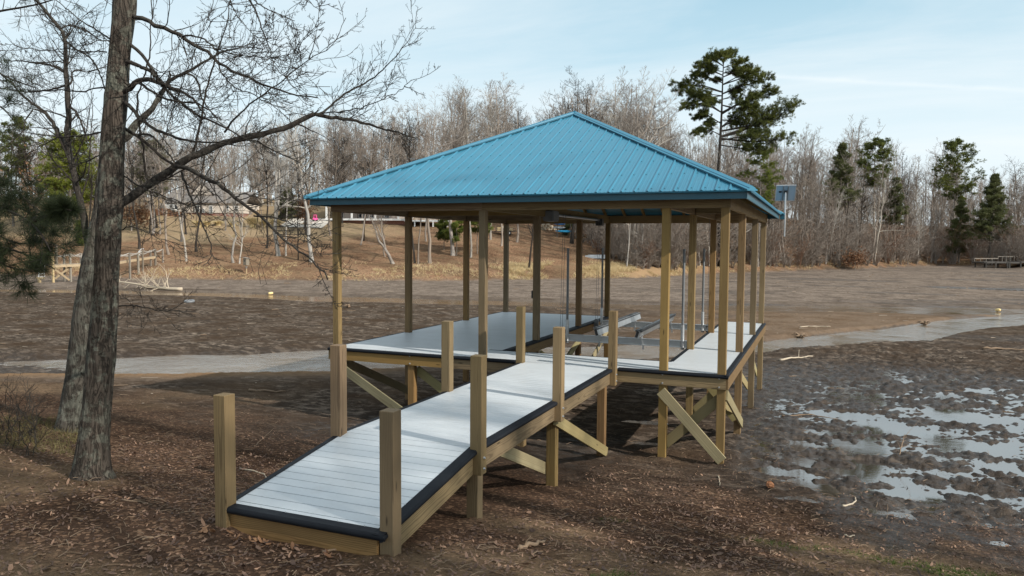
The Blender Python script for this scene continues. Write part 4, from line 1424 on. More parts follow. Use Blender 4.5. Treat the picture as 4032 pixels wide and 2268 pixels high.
rng = np.random.default_rng(5)
PB = ray_at(-900, 1500, 9.5)
PB[2] = gz(PB[0], PB[1])
pine = empty("pine_tree", tuple(PB), 0, 'long needled pine whose dark boughs hang in at the left edge', 'tree')
pl = Matrix.Translation(tuple(-PB))
tr = MB().tubes(np.array([[PB + (0, 0, -.3), PB + (.05, 0, 3), PB + (.1, .1, 7), PB + (.1, .1, 12)]]), np.array([[.26, .22, .18, .1]]), 14)
o = tr.build("trunk", BARK, pine, smooth=True)
o.matrix_local = pl
boughs = [
    ([(-850, 620), (-400, 640), (-120, 660), (0, 690), (60, 740), (110, 800), (180, 850), (250, 880)], 9.4, 8.6),
    ([(-850, 800), (-300, 800), (-60, 800), (40, 830), (120, 870), (170, 930), (200, 990)], 9.4, 8.0),
    ([(-850, 900), (-300, 950), (-60, 960), (20, 975), (100, 1000), (170, 1030), (215, 1060)], 9.3, 8.3),
    ([(-850, 700), (-300, 780), (-100, 880), (-20, 920), (60, 960), (120, 960)], 9.6, 8.9),
    ([(-850, 820), (-300, 900), (-80, 1010), (0, 1040), (70, 1060), (130, 1070)], 9.2, 8.4),
    ([(-850, 300), (-300, 160), (-60, 60), (0, 42), (100, 28), (180, 10), (260, -20)], 9.6, 8.8),
    ([(-850, 400), (-300, 320), (-60, 250), (0, 290), (60, 320), (140, 345)], 9.4, 8.6),
    ([(-850, 520), (-300, 420), (-100, 370), (-30, 400), (20, 430), (50, 470)], 9.0, 8.4),
    ([(120, 870), (190, 850), (240, 820), (285, 830)], 8.3, 8.1),
    ([(-850, 720), (-300, 740), (-60, 760), (30, 790), (120, 840), (200, 890), (235, 935)], 9.8, 9.3),
]
bw, nd = MB(), MB()
for bi, (path, da, db) in enumerate(boughs):
    f = np.linspace(0, 1, len(path))
    W = resample(np.array([ray_at(px, py, da + (db - da) * t) for (px, py), t in zip(path, f)]), 24)
    rr = np.linspace(.035, .006, 24)
    bw.tubes(W[None], rr[None], 7)
    sub = W[8:]
    thin = bi in (5, 6, 7)
    P1, R1 = spawn(rng, sub[None], rr[None, 8:], 12 if thin else 26, .05, 1.0, (30, 70), (.10, .26), 7, .12, .02, .5, .004)
    bw.tubes(P1, R1, 4)
    P2, R2 = spawn(rng, P1, R1, 3, .35, 1.0, (25, 60), (.3, .6), 5, .12, .06, .7, .003)
    bw.tubes(P2, R2, 3)
    for PP, s0 in ((P1, 3), (P2, 2)):
        C = PP[:, s0:].reshape(-1, 3)
        D = np.gradient(PP, axis=1)[:, s0:].reshape(-1, 3)
        D /= np.linalg.norm(D, axis=1, keepdims=True)
        keep = rng.random(len(C)) < (.25 if thin else .66)
        needle_tris(nd, rng, C[keep], D[keep], 20, .18, .0036, .5)
o = bw.build("branches", TWIG, pine, smooth=True)
o.matrix_local = pl
o = nd.build("needles", NEEDLED, pine)
o.matrix_local = pl
# ------------------------------------------------------------------ far bank: bare trees (prototypes one unit tall)
def tree_proto(seed, spread, first, nb, slender=1.0, fork=False):
    rng = np.random.default_rng(seed)
    k = 12
    z = np.linspace(-.02, .93, k)
    wob = np.cumsum(rng.normal(size=(k, 2)) * .008, 0)
    lean = rng.normal(size=2) * .05
    P = np.stack([wob[:, 0] + lean[0] * z, wob[:, 1] + lean[1] * z, z], 1)[None]
    r0 = .0115 * slender
    Rr = np.maximum(r0 * (1 - .86 * np.clip(z, 0, 1)), .0009)[None]
    Rr[0, 0] *= 1.35
    trunk, crown = MB(), MB()
    trunk.tubes(P, Rr, 8)
    if fork:
        P0, R0 = spawn(rng, P, Rr, 2, .25, .5, (10, 22), (.5, .75), 9, .05, .06, .75, .0012)
        trunk.tubes(P0, R0, 6)
        P, Rr = np.concatenate([resample(P[0], 9)[None], P0]), np.concatenate([np.interp(np.linspace(0, 1, 9), np.linspace(0, 1, k), Rr[0])[None], R0])
    P1, R1 = spawn(rng, P, Rr, nb, first, 1.0, (32, 74), (spread * .6, spread * 1.05), 8, .11, .055, .55, .0009)
    crown.tubes(P1, R1, 4)
    P2, R2 = spawn(rng, P1, R1, 7, .18, 1.0, (25, 60), (.25, .55), 5, .13, .06, .6, .00062)
    crown.tubes(P2, R2, 3)
    P3, R3 = spawn(rng, P2, R2, 6, .2, 1.0, (20, 55), (.3, .65), 3, .16, .10, .7, .00050)
    crown.tubes(P3, R3, 3)
    return trunk, crown


PR = []
for sd_, sp_, fi, nb, sl, fk in ((101, .40, .34, 17, 1.0, False), (102, .30, .42, 20, .85, False), (103, .42, .28, 9, 1.1, True), (104, .26, .38, 22, .75, False), (105, .36, .45, 18, .9, False), (106, .33, .22, 9, .8, True)):
    PR.append(tree_proto(sd_, sp_, fi, int(nb * 1.5), sl, fk))
TM = {}


def tree_meshes(i, mt):
    key = (i, mt.name)
    if key not in TM:
        a, b = PR[i]
        TM[key] = (a.mesh("trunk", [mt], True), b.mesh("crown", [mt], True))
    return TM[key]


def bare_tree(x, y, H, i, mt, label, group=None, rz=0.0, thick=1.0, tilt=0.0, tiltdir=0.0, z=None):
    a, b = tree_meshes(i, mt)
    z = gz(x, y) if z is None else z
    e = empty("bare_tree", (x, y, z), 0, label, 'tree', group)
    M = Matrix.Rotation(tiltdir, 4, 'Z') @ Matrix.Rotation(tilt, 4, 'Y') @ Matrix.Rotation(-tiltdir, 4, 'Z') @ Matrix.Rotation(rz, 4, 'Z')
    for nm, me_, s in (("trunk", a, thick), ("crown", b, 1.0)):
        o = bpy.data.objects.new(nm, me_)
        COL.objects.link(o)
        o.parent = e
        o.matrix_local = M @ Matrix.Diagonal((H * s, H * s, H, 1))
    return e


SKYLINE = [(-400, 500), (0, 480), (300, 470), (600, 480), (900, 455), (1200, 430), (1450, 420), (1600, 400), (1720, 325), (1900, 300), (2000, 330), (2090, 430), (2190, 340), (2290, 310), (2350, 360), (2460, 255),
           (2560, 320), (2650, 420), (2800, 440), (2950, 480), (3150, 485), (3260, 560), (3330, 480), (3430, 470), (3520, 500), (3620, 590), (3700, 560), (3800, 650), (3920, 640), (4032, 625), (4500, 620)]


def px_of(x, y, z):
    d = np.array((x, y, z)) - CAM
    w_ = d @ FWD
    return 2016 + F_PX * (d @ RGT) / w_, 1134 - F_PX * (d @ UPV) / w_, w_


def top_height(x, y, z, frac=1.0):
    px, py, w_ = px_of(x, y, z)
    ys = np.interp(px, *np.array(SKYLINE).T)
    return max(5.0, ((py - ys) / F_PX * w_) * frac)


# trees one can tell apart on the open bank: base pixel, trunk width px, prototype, bark, label
BANKT = [
    (558, 979, 12, 1, DBARK, 'dark slim tree behind the old dock rope rail', .02),
    (663, 1000, 12, 1, FBARK, 'grey straight tree just right of the old dock ramp', 0),
    (710, 952, 10, 4, FBARK, 'grey tree further up the bank in front of the brown fence', 0),
    (733, 1028, 12, 3, PBARK, 'white barked tree leaning slightly left beside the black trunk', -.06),
    (736, 922, 9, 4, DBARK, 'dark tree on the lawn directly behind the white barked tree', 0),
    (763, 992, 12, 1, DBARK, 'black trunked tree right of the white barked tree', 0),
    (911, 1033, 12, 1, PBARK, 'tall pale tree at the foot of the bank beside a forked sapling', 0),
    (942, 1037, 8, 5, PBARK, 'thin pale tree forking low next to the nest box', .03),
    (1049, 977, 10, 4, DBARK, 'dark tree in front of the pale ornamental grass', 0),
    (1104, 1008, 15, 2, PBARK, 'stout pale tree paired with a thinner one', -.03),
    (1127, 1008, 9, 3, PBARK, 'thinner of the two pale trees growing side by side', .02),
    (1173, 1021, 6, 5, DBARK, 'spindly dark sapling beside the large pale trunk', 0),
    (1224, 1028, 17, 0, PBARK, 'thick pale tree just left of the boathouse corner post', 0),
    (1419, 966, 7, 4, FBARK, 'slender tree leaning right below the white porch', .14),
    (1514, 1010, 8, 1, FBARK, 'grey tree behind the bent grey tree', 0),
    (1546, 1037, 13, 2, FBARK, 'bent many stemmed grey tree sweeping left on the bank', -.42),
    (1637, 1036, 9, 4, DBARK, 'dark tree leaning left beside two straight ones', -.05),
    (1647, 1038, 7, 3, FBARK, 'thin grey tree between a dark leaning one and a stout one', 0),
    (1685, 1038, 14, 0, FBARK, 'stout grey tree with flared foot below the white deck', 0),
    (1676, 950, 8, 4, FBARK, 'grey tree higher on the bank near the white deck stairs', 0),
    (1791, 1005, 15, 2, FBARK, 'grey tree wrapped in green cedar growth', 0),
    (1860, 1014, 10, 1, PBARK, 'pale tree seen just left of the centre boathouse post', 0),
    (1928, 942, 9, 4, PBARK, 'pale tree beside a small green cedar up the bank', 0),
    (1980, 969, 9, 1, FBARK, 'grey tree in front of the black trailer', 0),
    (2037, 955, 11, 4, FBARK, 'grey tree just right of the trailer wheel', .04),
    (2079, 1060, 11, 5, DBARK, 'dark twin stemmed tree low on the leafy bank', .03),
    (2255, 960, 16, 0, DBARK, 'dark broad tree beside the blue kayak rack', 0),
    (2466, 1054, 8, 3, PBARK, 'crooked white sapling at the edge of the brush', .08),
    (2482, 1016, 12, 0, PBARK, 'white barked tree with a wide low limb behind the brush', .06),
    (2460, 993, 10, 4, PBARK, 'pale tree further back between two white barked ones', -.03),
]
rng = np.random.default_rng(42)
for (px, py, wpx, i, mt, lab, tl) in BANKT:
    p, d = on_ground(px, py, 30)
    Ht = top_height(p[0], p[1], p[2], .86 + .12 * rng.random())
    Ht = min(Ht, 27)
    if 'sapling' in lab or 'thin pale' in lab:
        Ht *= .6
    if 'bent' in lab:
        Ht = 7.5
    thick = (wpx * d / F_PX / 2) / (Ht * .0115 * 1.08)
    tilt = abs(tl)
    td = YAW if tl > 0 else YAW + math.pi
    bare_tree(p[0], p[1], Ht, i, mt, lab, None, rng.uniform(0, 6.28), np.clip(thick, .6, 3.0), tilt, td)

# the wood: bare trees nothing tells apart
EDGE = [(-40, 4), (-13, 4), (4, 4), (12.5, 5), (15, 15), (18, 34), (24, 46), (30, 50), (37, 48), (46, 46), (52, 40), (60, 36), (70, 40)]
npl = 0
pale_n = 0
tries = 0
while npl < 270 and tries < 4000:
    tries += 1
    th = rng.uniform(-15, 60)
    if th > 20 and rng.random() < .25:
        continue
    s0 = float(np.interp(th, *np.array(EDGE).T))
    s = s0 + (rng.random() ** 1.4) * 62
    r = float(_itp(FOOT, th)) + s
    x, y = CAM[0] - math.sin(R(th)) * r, CAM[1] + math.cos(R(th)) * r
    z = gz(x, y)
    px, py, w_ = px_of(x, y, z)
    Ht = top_height(x, y, z, rng.uniform(.70, 1.06))
    if th < 13 and s - s0 < 12:
        Ht *= rng.uniform(.55, .9)
    Ht = min(Ht, 30)
    if Ht < 6:
        continue
    pale = (rng.random() < (.30 if th < 16 else .12)) and s - s0 < 28
    if pale and th < 14:
        s = s0 - 1 + rng.random() * 8
        r = float(_itp(FOOT, th)) + s
        x, y = CAM[0] - math.sin(R(th)) * r, CAM[1] + math.cos(R(th)) * r
        z = gz(x, y)
        Ht = min(26, top_height(x, y, z, rng.uniform(.5, .8)))
    dark = rng.random() < .16
    mt = PBARK if pale else DBARK if dark else FBARK
    lab, grp = (('slim pale trunked tree standing in the bare wood across the mud', 'pale bare trees of the wood') if pale else
                ('dark trunked bare tree standing in the wood across the mud', 'dark bare trees of the wood') if dark else
                ('grey brown bare tree standing in the wood across the mud', 'bare trees of the wood'))
    bare_tree(x, y, Ht, int(rng.integers(0, 6)), mt, lab, grp, rng.uniform(0, 6.28), rng.uniform(.65, 1.15), abs(rng.normal()) * (.075 if th < 16 else .04), rng.uniform(0, 6.28), z=z)
    npl += 1

# slim trees round the houses
for i in range(34):
    th = rng.uniform(31, 57)
    s_t = rng.uniform(26, 50)
    r = float(_itp(FOOT, th)) + s_t
    x, y = CAM[0] - math.sin(R(th)) * r, CAM[1] + math.cos(R(th)) * r
    z = gz(x, y)
    bare_tree(x, y, min(24, top_height(x, y, z, rng.uniform(.6, .98))), int(rng.integers(0, 6)), FBARK if rng.random() < .75 else DBARK, 'slim bare tree standing among the houses on the left bank', 'slim trees among the houses', rng.uniform(0, 6.28), rng.uniform(.6, 1.0), abs(rng.normal()) * .04, rng.uniform(0, 6.28), z=z)

# wood further back that reads as one mass
mbw = MB()
for i in range(1150):
    th = rng.uniform(-17, 61)
    if th > 15 and rng.random() < .42:
        continue
    s = float(np.interp(th, *np.array(EDGE).T)) + 6 + rng.random() ** .8 * 90
    r = float(_itp(FOOT, th)) + s
    x, y = CAM[0] - math.sin(R(th)) * r, CAM[1] + math.cos(R(th)) * r
    z = gz(x, y)
    Ht = float(np.clip(top_height(x, y, z, rng.uniform(.40, .84)), 5, 26))
    k = 5
    P = np.stack([x + np.cumsum(rng.normal(size=k)) * .45, y + np.cumsum(rng.normal(size=k)) * .45, z - .5 + np.linspace(0, Ht, k)], 1)[None]
    Rr = np.linspace(rng.uniform(.10, .2), .025, k)[None]
    mbw.tubes(P, Rr, 4)
    P1, R1 = spawn(rng, P, Rr, 22, .15, 1.0, (25, 60), (.2, .36), 4, .12, .10, .5, .022)
    mbw.tubes(P1, R1, 3)
    P2, R2 = spawn(rng, P1, R1, 8, .2, 1.0, (20, 55), (.3, .65), 3, .15, .10, .7, .016)
    mbw.tubes(P2, R2, 3)
tag(mbw.build("woods", FBARK), 'bare winter wood closing the view behind the far bank', 'woods', kind='stuff')

# brush along the wood's edge
mbb, mbr = MB(), MB()
for i in range(980):
    th = rng.uniform(-16, 17.0) if i < 870 else rng.uniform(17, 60)
    s0 = float(np.interp(th, *np.array(EDGE).T))
    s = s0 - 2.0 + rng.random() ** 1.5 * 30 if th < 17 else s0 + rng.random() * 30
    r = float(_itp(FOOT, th)) + s
    x, y = CAM[0] - math.sin(R(th)) * r, CAM[1] + math.cos(R(th)) * r
    z = gz(x, y)
    if vnoise(np.array([x * .12]), np.array([y * .12]), 91)[0] < .30:
        continue
    n = int(rng.integers(7, 14))
    h = (1.6 + 8.5 * rng.random() ** 2.0) * (1 if th < 15 else .6)
    a = rng.uniform(0, 6.28, n)
    out = rng.uniform(.1, 1.0, n) * h * .75
    k = 5
    t = np.linspace(0, 1, k)
    P = np.stack([x + np.cos(a)[:, None] * out[:, None] * t ** 1.3 + rng.normal(size=(n, k)) * .08, y + np.sin(a)[:, None] * out[:, None] * t ** 1.3 + rng.normal(size=(n, k)) * .08,
                  z - .1 + h * rng.uniform(.6, 1, n)[:, None] * (t * 1.25 - .25 * t ** 2.5)[None]], 2)
    Rr = np.linspace(.04, .014, k)[None] * np.ones((n, 1))
    tgt = mbr if rng.random() < .14 else mbb
    tgt.tubes(P, Rr, 3)
    P1, R1 = spawn(rng, P, Rr, 8, .2, 1.0, (20, 60), (.25, .5), 4, .16, .04, .7, .013)
    tgt.tubes(P1, R1, 3)
    P2, R2 = spawn(rng, P1, R1, 3, .3, 1.0, (20, 60), (.3, .6), 3, .16, .04, .8, .011)
    tgt.tubes(P2, R2, 3)
ub = mbb.build("brush", BRUSHM)
tag(ub, 'tangled grey brown brush along the edge of the wood', 'brush', kind='stuff')
tag(mbr.build("brush", BRUSHR), 'rusty brown undergrowth mixed into the brush at the wood edge', 'brush', kind='stuff')


# ------------------------------------------------------------------ evergreens
def conifer(name, label, x, y, H, width, z0f, mat, seed, shape='pine', bark=FBARK, nclump=150, needle=.34, group=None, asym=(0, 0), prof=None, tr=.011, sub=7, pads=False):
    """trunk, limbs and needle pads as three meshes"""
    rng = np.random.default_rng(seed)
    z = gz(x, y)
    e = empty(name, (x, y, z), 0, label, 'tree', group)
    k = 12
    zz_ = np.linspace(-.3, H * .97, k)
    P = np.stack([np.cumsum(rng.normal(size=k)) * H * .004, np.cumsum(rng.normal(size=k)) * H * .004, zz_], 1)[None]
    Rr = np.maximum(H * tr * (1 - .9 * np.clip(zz_ / H, 0, 1)), .02)[None]
    MB().tubes(P, Rr, 10).build("trunk", bark, e, smooth=True)
    br, fo = MB(), MB()
    nb = int(nclump / 3) if pads or H < 9 else int(nclump / 1.9)
    needle *= 1 if H < 9 else .86
    for i in range(nb):
        f = z0f + (1 - z0f) * ((i + rng.random()) / nb)
        u = (f - z0f) / (1 - z0f)
        az = rng.uniform(0, 2 * math.pi)
        if prof is not None:
            w_ = np.interp(u, *np.array(prof).T)
        elif shape == 'pine':
            w_ = (math.sin(math.pi * min(1, .12 + .80 * u)) ** .6)
        else:
            w_ = max(.06, (1 - u) ** .75 * (.35 + .65 * min(1, u * 6 + .4)))
        reach = width / 2 * w_ * rng.uniform(.62, 1.08)
        da = np.array((math.cos(az), math.sin(az), 0))
        sx_ = da @ np.array((RGT[0], RGT[1], 0))
        reach *= 1 + (asym[0] if sx_ > 0 else asym[1]) * abs(sx_) * math.exp(-((u - .35) / .3) ** 2)
        t = np.linspace(0, 1, 6)
        rise = reach * (rng.uniform(-.12, .28) if shape == 'pine' else rng.uniform(-.05, .3))
        if shape == 'pine' and u > .75:
            rise = reach * rng.uniform(.25, .65) * (1.25 - .8 * u)
        base = np.array((np.interp(f * H, zz_, P[0, :, 0]), np.interp(f * H, zz_, P[0, :, 1]), f * H))
        W = base[None] + da[None] * (reach * t)[:, None] + np.array((0, 0, 1.0))[None] * (rise * t ** 1.5 - reach * .05 * np.sin(t * 3.1))[:, None]
        W[1:] += rng.normal(size=(5, 3)) * reach * .03
        rr = np.maximum(np.linspace(max(.03, H * tr * .30 * (1 - .7 * u)), .012, 6), .012)
        br.tubes(W[None], rr[None], 4)
        P1, R1 = spawn(rng, W[None], rr[None], sub, .25, 1.0, (30, 65), (.2, .42), 4, .12, .05, .6, .010)
        br.tubes(P1, R1, 3)
        C = np.concatenate([W[2:], P1[:, 1:].reshape(-1, 3)]) if shape == 'pine' else np.concatenate([W[1:], P1.reshape(-1, 3)])
        if pads:
            C = np.concatenate([W[3:], P1[:, 2:].reshape(-1, 3)])
        C = C + rng.normal(size=C.shape) * np.array((.10, .10, .05)) * (1 + .02 * H)
        D = np.tile(np.array((0, 0, 1.0)), (len(C), 1)) * .5 + da * .5
        keep = rng.random(len(C)) < (.93 if shape == 'pine' else 1)
        C, D = C[keep], D[keep]
        for q in range(3):
            needle_tris(fo, rng, C + rng.normal(size=C.shape) * needle * np.array((.55, .55, .30)) * (1.3 if pads else 1), D, 30 if pads else 22, needle * .85, needle * .115, .85)
    br.build("limbs", bark, e, smooth=True)
    fo.build("foliage", mat, e)
    return e


def conifer_px(name, label, bx, by, topy, wpx, z0f, mat, seed, lo=40, **kw):
    p, d = on_ground(bx, by, lo)
    H = (by - topy) / F_PX * d
    return conifer(name, label, p[0], p[1], H, wpx / F_PX * d, z0f, mat, seed, **kw)


# the tallest pine: its tiers of limbs surveyed one by one
PINE_LIMBS = [[(338, 130), (318, 108), (298, 95)], [(338, 120), (365, 98), (395, 84)], [(338, 150), (290, 122), (250, 112)], [(338, 160), (400, 138), (462, 120)], [(336, 200), (260, 165), (188, 145)],
              [(336, 210), (420, 178), (492, 155)], [(335, 240), (250, 210), (168, 192)], [(335, 250), (450, 212), (552, 186)], [(333, 290), (220, 262), (100, 245), (64, 275)],
              [(333, 300), (480, 245), (592, 216)], [(332, 350), (230, 318), (128, 286)], [(332, 400), (450, 335), (622, 290)], [(330, 400), (230, 345), (112, 375)], [(330, 410), (400, 368), (520, 312)],
              [(328, 460), (240, 405), (176, 432)], [(326, 530), (440, 490), (590, 440), (736, 356)], [(325, 480), (420, 430), (570, 402)], [(322, 520), (270, 495), (176, 512)], [(322, 550), (420, 532), (560, 520)],
              [(318, 575), (420, 590), (552, 600)], [(326, 540), (500, 556), (704, 540)], [(334, 180), (300, 175), (262, 182)], [(334, 190), (372, 185), (420, 190)], [(331, 330), (290, 335), (250, 352)],
              [(330, 330), (380, 320), (430, 285)], [(328, 440), (372, 440), (430, 455)], [(327, 450), (290, 452), (246, 470)], [(334, 230), (312, 232), (292, 222)], [(336, 140), (342, 108), (345, 82)], [(330, 360), (420, 378), (520, 372)],
              [(332, 310), (250, 300), (176, 318)], [(326, 500), (500, 470), (640, 430)]]
p, d = on_ground(2838, 1052, 40)
rng = np.random.default_rng(2024)
e = empty("pine_tree", (p[0], p[1], gz(p[0], p[1])), 0, 'tallest pine with a broad layered crown rising above the boathouse roof', 'tree')
ml = Matrix.Translation(-e.location)


def pz(q, dd=0.0):
    return ray_at(2600 + q[0] / 1.3656, 150 + q[1] / 1.3656, d + dd)


W = resample(np.array([np.array((p[0], p[1], p[2] - .4))] + [pz(q) for q in ((312, 700), (322, 560), (330, 400), (335, 240), (339, 140), (343, 92))]), 24)
MB().tubes(W[None], np.linspace(.42, .05, 24)[None], 12).build("trunk", DBARK, e, smooth=True).matrix_local = ml
br, fo = MB(), MB()
PINE_LIMBS += [[l[0]] + [(q[0] + (338 - q[0]) * .12 + rng.uniform(-16, 16), q[1] + rng.uniform(-14, 22)) for q in l[1:]] for l in PINE_LIMBS]
for li, lim in enumerate(PINE_LIMBS):
    tip = rng.uniform(-3.2, 3.2)
    n = len(lim)
    Q = resample(np.array([pz(q, tip * (i / (n - 1)) ** 1.2) for i, q in enumerate(lim)]), 12)
    L = np.linalg.norm(np.diff(Q, axis=0), axis=1).sum()
    rr = np.linspace(.035 + .011 * L, .025, 12)
    br.tubes(Q[None], rr[None], 5)
    P1, R1 = spawn(rng, Q[None], rr[None], int(9 + 3.2 * L), .34, 1.0, (25, 70), (.14, .32) if L > 4 else (.25, .5), 5, .12, .05, .5, .016)
    br.tubes(P1, R1, 3)
    P2, R2 = spawn(rng, P1, R1, 3, .3, 1.0, (25, 60), (.35, .6), 4, .12, .10, .7, .012)
    br.tubes(P2, R2, 3)
    C = np.concatenate([P1[:, 2:].reshape(-1, 3), P2[:, 1:].reshape(-1, 3), Q[9:]])
    C = C[rng.random(len(C)) < .92] + (0, 0, .10)
    D = np.tile(np.array((0, 0, 1.0)), (len(C), 1))
    needle_tris(fo, rng, C + rng.normal(size=C.shape) * np.array((.10, .10, .06)), D, 17, .31, .036, .75)
br.build("limbs", DBARK, e, smooth=True).matrix_local = ml
fo.build("foliage", NEEDLE, e).matrix_local = ml
EV = [
    ("pine_tree", 'yellow green pine on the lawn behind the big leaning trunk', 288, 905, 535, 235, .20, YELLOWP, 301, dict(shape='pine', nclump=240, needle=.40)),
    ("pine_tree", 'grey green pine at the far left edge of the wood', 55, 890, 470, 150, .45, NEEDLE, 302, dict(shape='pine', nclump=90, needle=.36)),
    ("cedar_tree", 'round dark evergreen between two pale trunks near the white house', 1133, 862, 742, 120, .02, CEDARD, 303, dict(shape='cedar', nclump=150, needle=.3)),
    ("cedar_tree", 'small cedar below the white deck seen under the roof', 1749, 984, 812, 95, .25, CEDARG, 304, dict(shape='cedar', nclump=70, needle=.28)),
    ("cedar_tree", 'green cedar clinging round a grey trunk on the bank', 1797, 1006, 800, 110, .30, CEDARG, 305, dict(shape='cedar', nclump=60, needle=.28)),
    ("cedar_tree", 'green cedar left of the centre post above the leafy bank', 1880, 1000, 800, 130, .42, CEDARG, 306, dict(shape='cedar', nclump=80, needle=.28)),
    ("cedar_tree", 'dark cedar beside the blue kayak rack', 2236, 930, 800, 75, .05, CEDARD, 307, dict(shape='cedar', nclump=80, needle=.28)),
    ("cedar_tree", 'olive cedar left of the small tufted pine in the right wood', 3300, 1011, 572, 160, .45, CEDARD, 308, dict(shape='cedar', nclump=150, needle=.42)),
    ("pine_tree", 'small tufted pine standing above the right wood', 3445, 1021, 556, 135, .62, NEEDLE, 309, dict(shape='pine', nclump=90, needle=.44)),
    ("pine_tree", 'pine with a green shaded lower crown near the right end of the wood', 3745, 1026, 562, 175, .52, NEEDLE, 310, dict(shape='pine', nclump=130, needle=.44)),
    ("cedar_tree", 'broad dark cedar at the right end of the wood', 3895, 1031, 690, 185, .25, CEDARD, 311, dict(shape='cedar', nclump=170, needle=.44)),
    ("cedar_tree", 'dark low evergreen in front of the pine at the right', 3775, 1031, 790, 130, .15, CEDARD, 312, dict(shape='cedar', nclump=110, needle=.44)),
    ("cedar_tree", 'olive evergreen half hidden in the middle of the right wood', 3520, 1026, 705, 120, .45, CEDARD, 313, dict(shape='cedar', nclump=90, needle=.44)),
    ("pine_tree", 'light green young pine low beside the tallest pine', 2985, 1050, 600, 170, .55, CEDARG, 314, dict(shape='pine', nclump=60, needle=.36)),
    ("pine_tree", 'pine half hidden behind the house roof on the left', 600, 880, 560, 150, .35, CEDARD, 315, dict(shape='pine', nclump=90, needle=.36)),
    ("cedar_tree", 'little cedar on the lawn left of the big trunks', 318, 965, 868, 60, .05, CEDARG, 316, dict(shape='cedar', nclump=50, needle=.24)),
]
for (nm, lab, bx, by, ty, wp, zf, mt, sd_, kw) in EV:
    conifer_px(nm, lab, bx, by, ty, wp, zf, mt, sd_, **kw)

# oaks that kept their dead leaves
for (bx, by, ty, wp, lab, sd_) in ((545, 905, 800, 120, 'rusty leaved young oak left of the brown fence', 401), (150, 930, 640, 170, 'tall oak holding pale rusty leaves at the left', 402), (1200, 905, 760, 70, 'russet sapling right of the ornamental grass', 403), (3365, 1062, 985, 110, 'rust coloured shrub at the foot of the right wood', 404)):
    p, d = on_ground(bx, by, 40)
    H = (by - ty) / F_PX * d
    rng2 = np.random.default_rng(sd_)
    e = empty("oak_tree", (p[0], p[1], gz(p[0], p[1])), 0, lab, 'tree')
    a, b = tree_meshes(2, FBARK)
    for nm, me_ in (("trunk", a), ("crown", b)):
        o = bpy.data.objects.new(nm, me_)
        COL.objects.link(o)
        o.parent = e
        o.scale = (H * 1.2, H * 1.2, H)
    C = rng2.normal(size=(420, 3)) * np.array((wp / F_PX * d * .22, wp / F_PX * d * .22, H * .2)) + np.array((0, 0, H * .56))
    C = C[C[:, 2] > .1 * H]
    fo = MB()
    needle_tris(fo, rng2, C, np.tile(np.array((0, 0, -1.0)), (len(C), 1)), 4, .30, .20, .9)
    fo.build("leaves", DRYLEAF, e)

# shade trees on the near shore, right of the picture (between the sun and the ramp)
for (x, y, H, i, rz) in ((28.5, -11.5, 28, 0, .4), (32.0, -15.5, 30, 2, 2.0), (27.0, -17.5, 28, 4, 4.0), (35.0, -11.0, 30, 0, 1.0)):
    bare_tree(x, y, H, i, FBARK, 'bare tree on the near shore beyond the right edge of the view', 'near shore trees beyond the right edge', rz, 1.3)
# ------------------------------------------------------------------ houses on the far bank
m, nt = material("cream_siding")
co = nt.obj_co()
ln = nt.math('FRACT', nt.math('MULTIPLY', nt.n('ShaderNodeSeparateXYZ', {'Vector': co}).outputs[2], 6.0))
SIDING = finish(m, nt, nt.mix(nt.ramp(ln, [(.0, 1), (.12, 0)]), nt.mix(nt.noise(co, .8, 4), (.60, .52, .44), (.68, .60, .52)), (.38, .33, .28)), .7)
m, nt = material("grey_shingles")
co = nt.obj_co()
SHING = finish(m, nt, nt.mix(nt.noise(co, 3.0, 6, .7), (.13, .115, .105), (.26, .235, .215)), .85)
m, nt = material("brick")
br_ = nt.n('ShaderNodeTexBrick', {'Vector': nt.mapping(nt.obj_co(), (1, 1, 1), (R(90), 0, 0)), 'Scale': 4.0, 'Color1': (.20, .075, .05, 1), 'Color2': (.28, .11, .075, 1), 'Mortar': (.35, .3, .26, 1), 'Mortar Size': .015})
BRICK = finish(m, nt, br_.outputs[0], .85)
m, nt = material("window_glass")
GLASS = finish(m, nt, (.02, .025, .03), .08, spec=.8)
FENCEW = wood_mat("brown_fence_wood", (.24, .12, .06), (.12, .06, .03), grain=6)
CONC = paint("pale_gravel", (.58, .53, .46), .9)
PINK = paint("pink_plastic", (.85, .10, .36), .4)
KBLUE = paint("blue_kayak_plastic", (.02, .17, .46), .35)
KTEAL = paint("light_blue_kayak_plastic", (.03, .34, .62), .35)
KGREY = paint("pale_kayak_plastic", (.45, .47, .48), .4)
TYRE = paint("tyre_rubber", (.015, .015, .016), .8)
m, nt = material("bleached_wood")
co = nt.obj_co()
BLEACH = finish(m, nt, nt.mix(nt.noise(nt.mapping(co, (3, 3, 3)), 4, 5, .7), (.36, .285, .195), (.60, .50, .38)), .85)
m, nt = material("stick_wood")
STICKM = finish(m, nt, nt.mix(nt.noise(nt.obj_co(), 12, 5, .7), (.10, .065, .04), (.34, .235, .15)), .9)
FLOATM = paint("yellow_float", (.80, .58, .25), .5)

HRX = np.array((RGT[0], RGT[1], 0)) / math.hypot(RGT[0], RGT[1])
HYAW = math.atan2(HRX[1], HRX[0])


def site(px, py, lo=40):
    p, d = on_ground(px, py, lo)
    return p, d, d / F_PX          # metres per photo pixel there


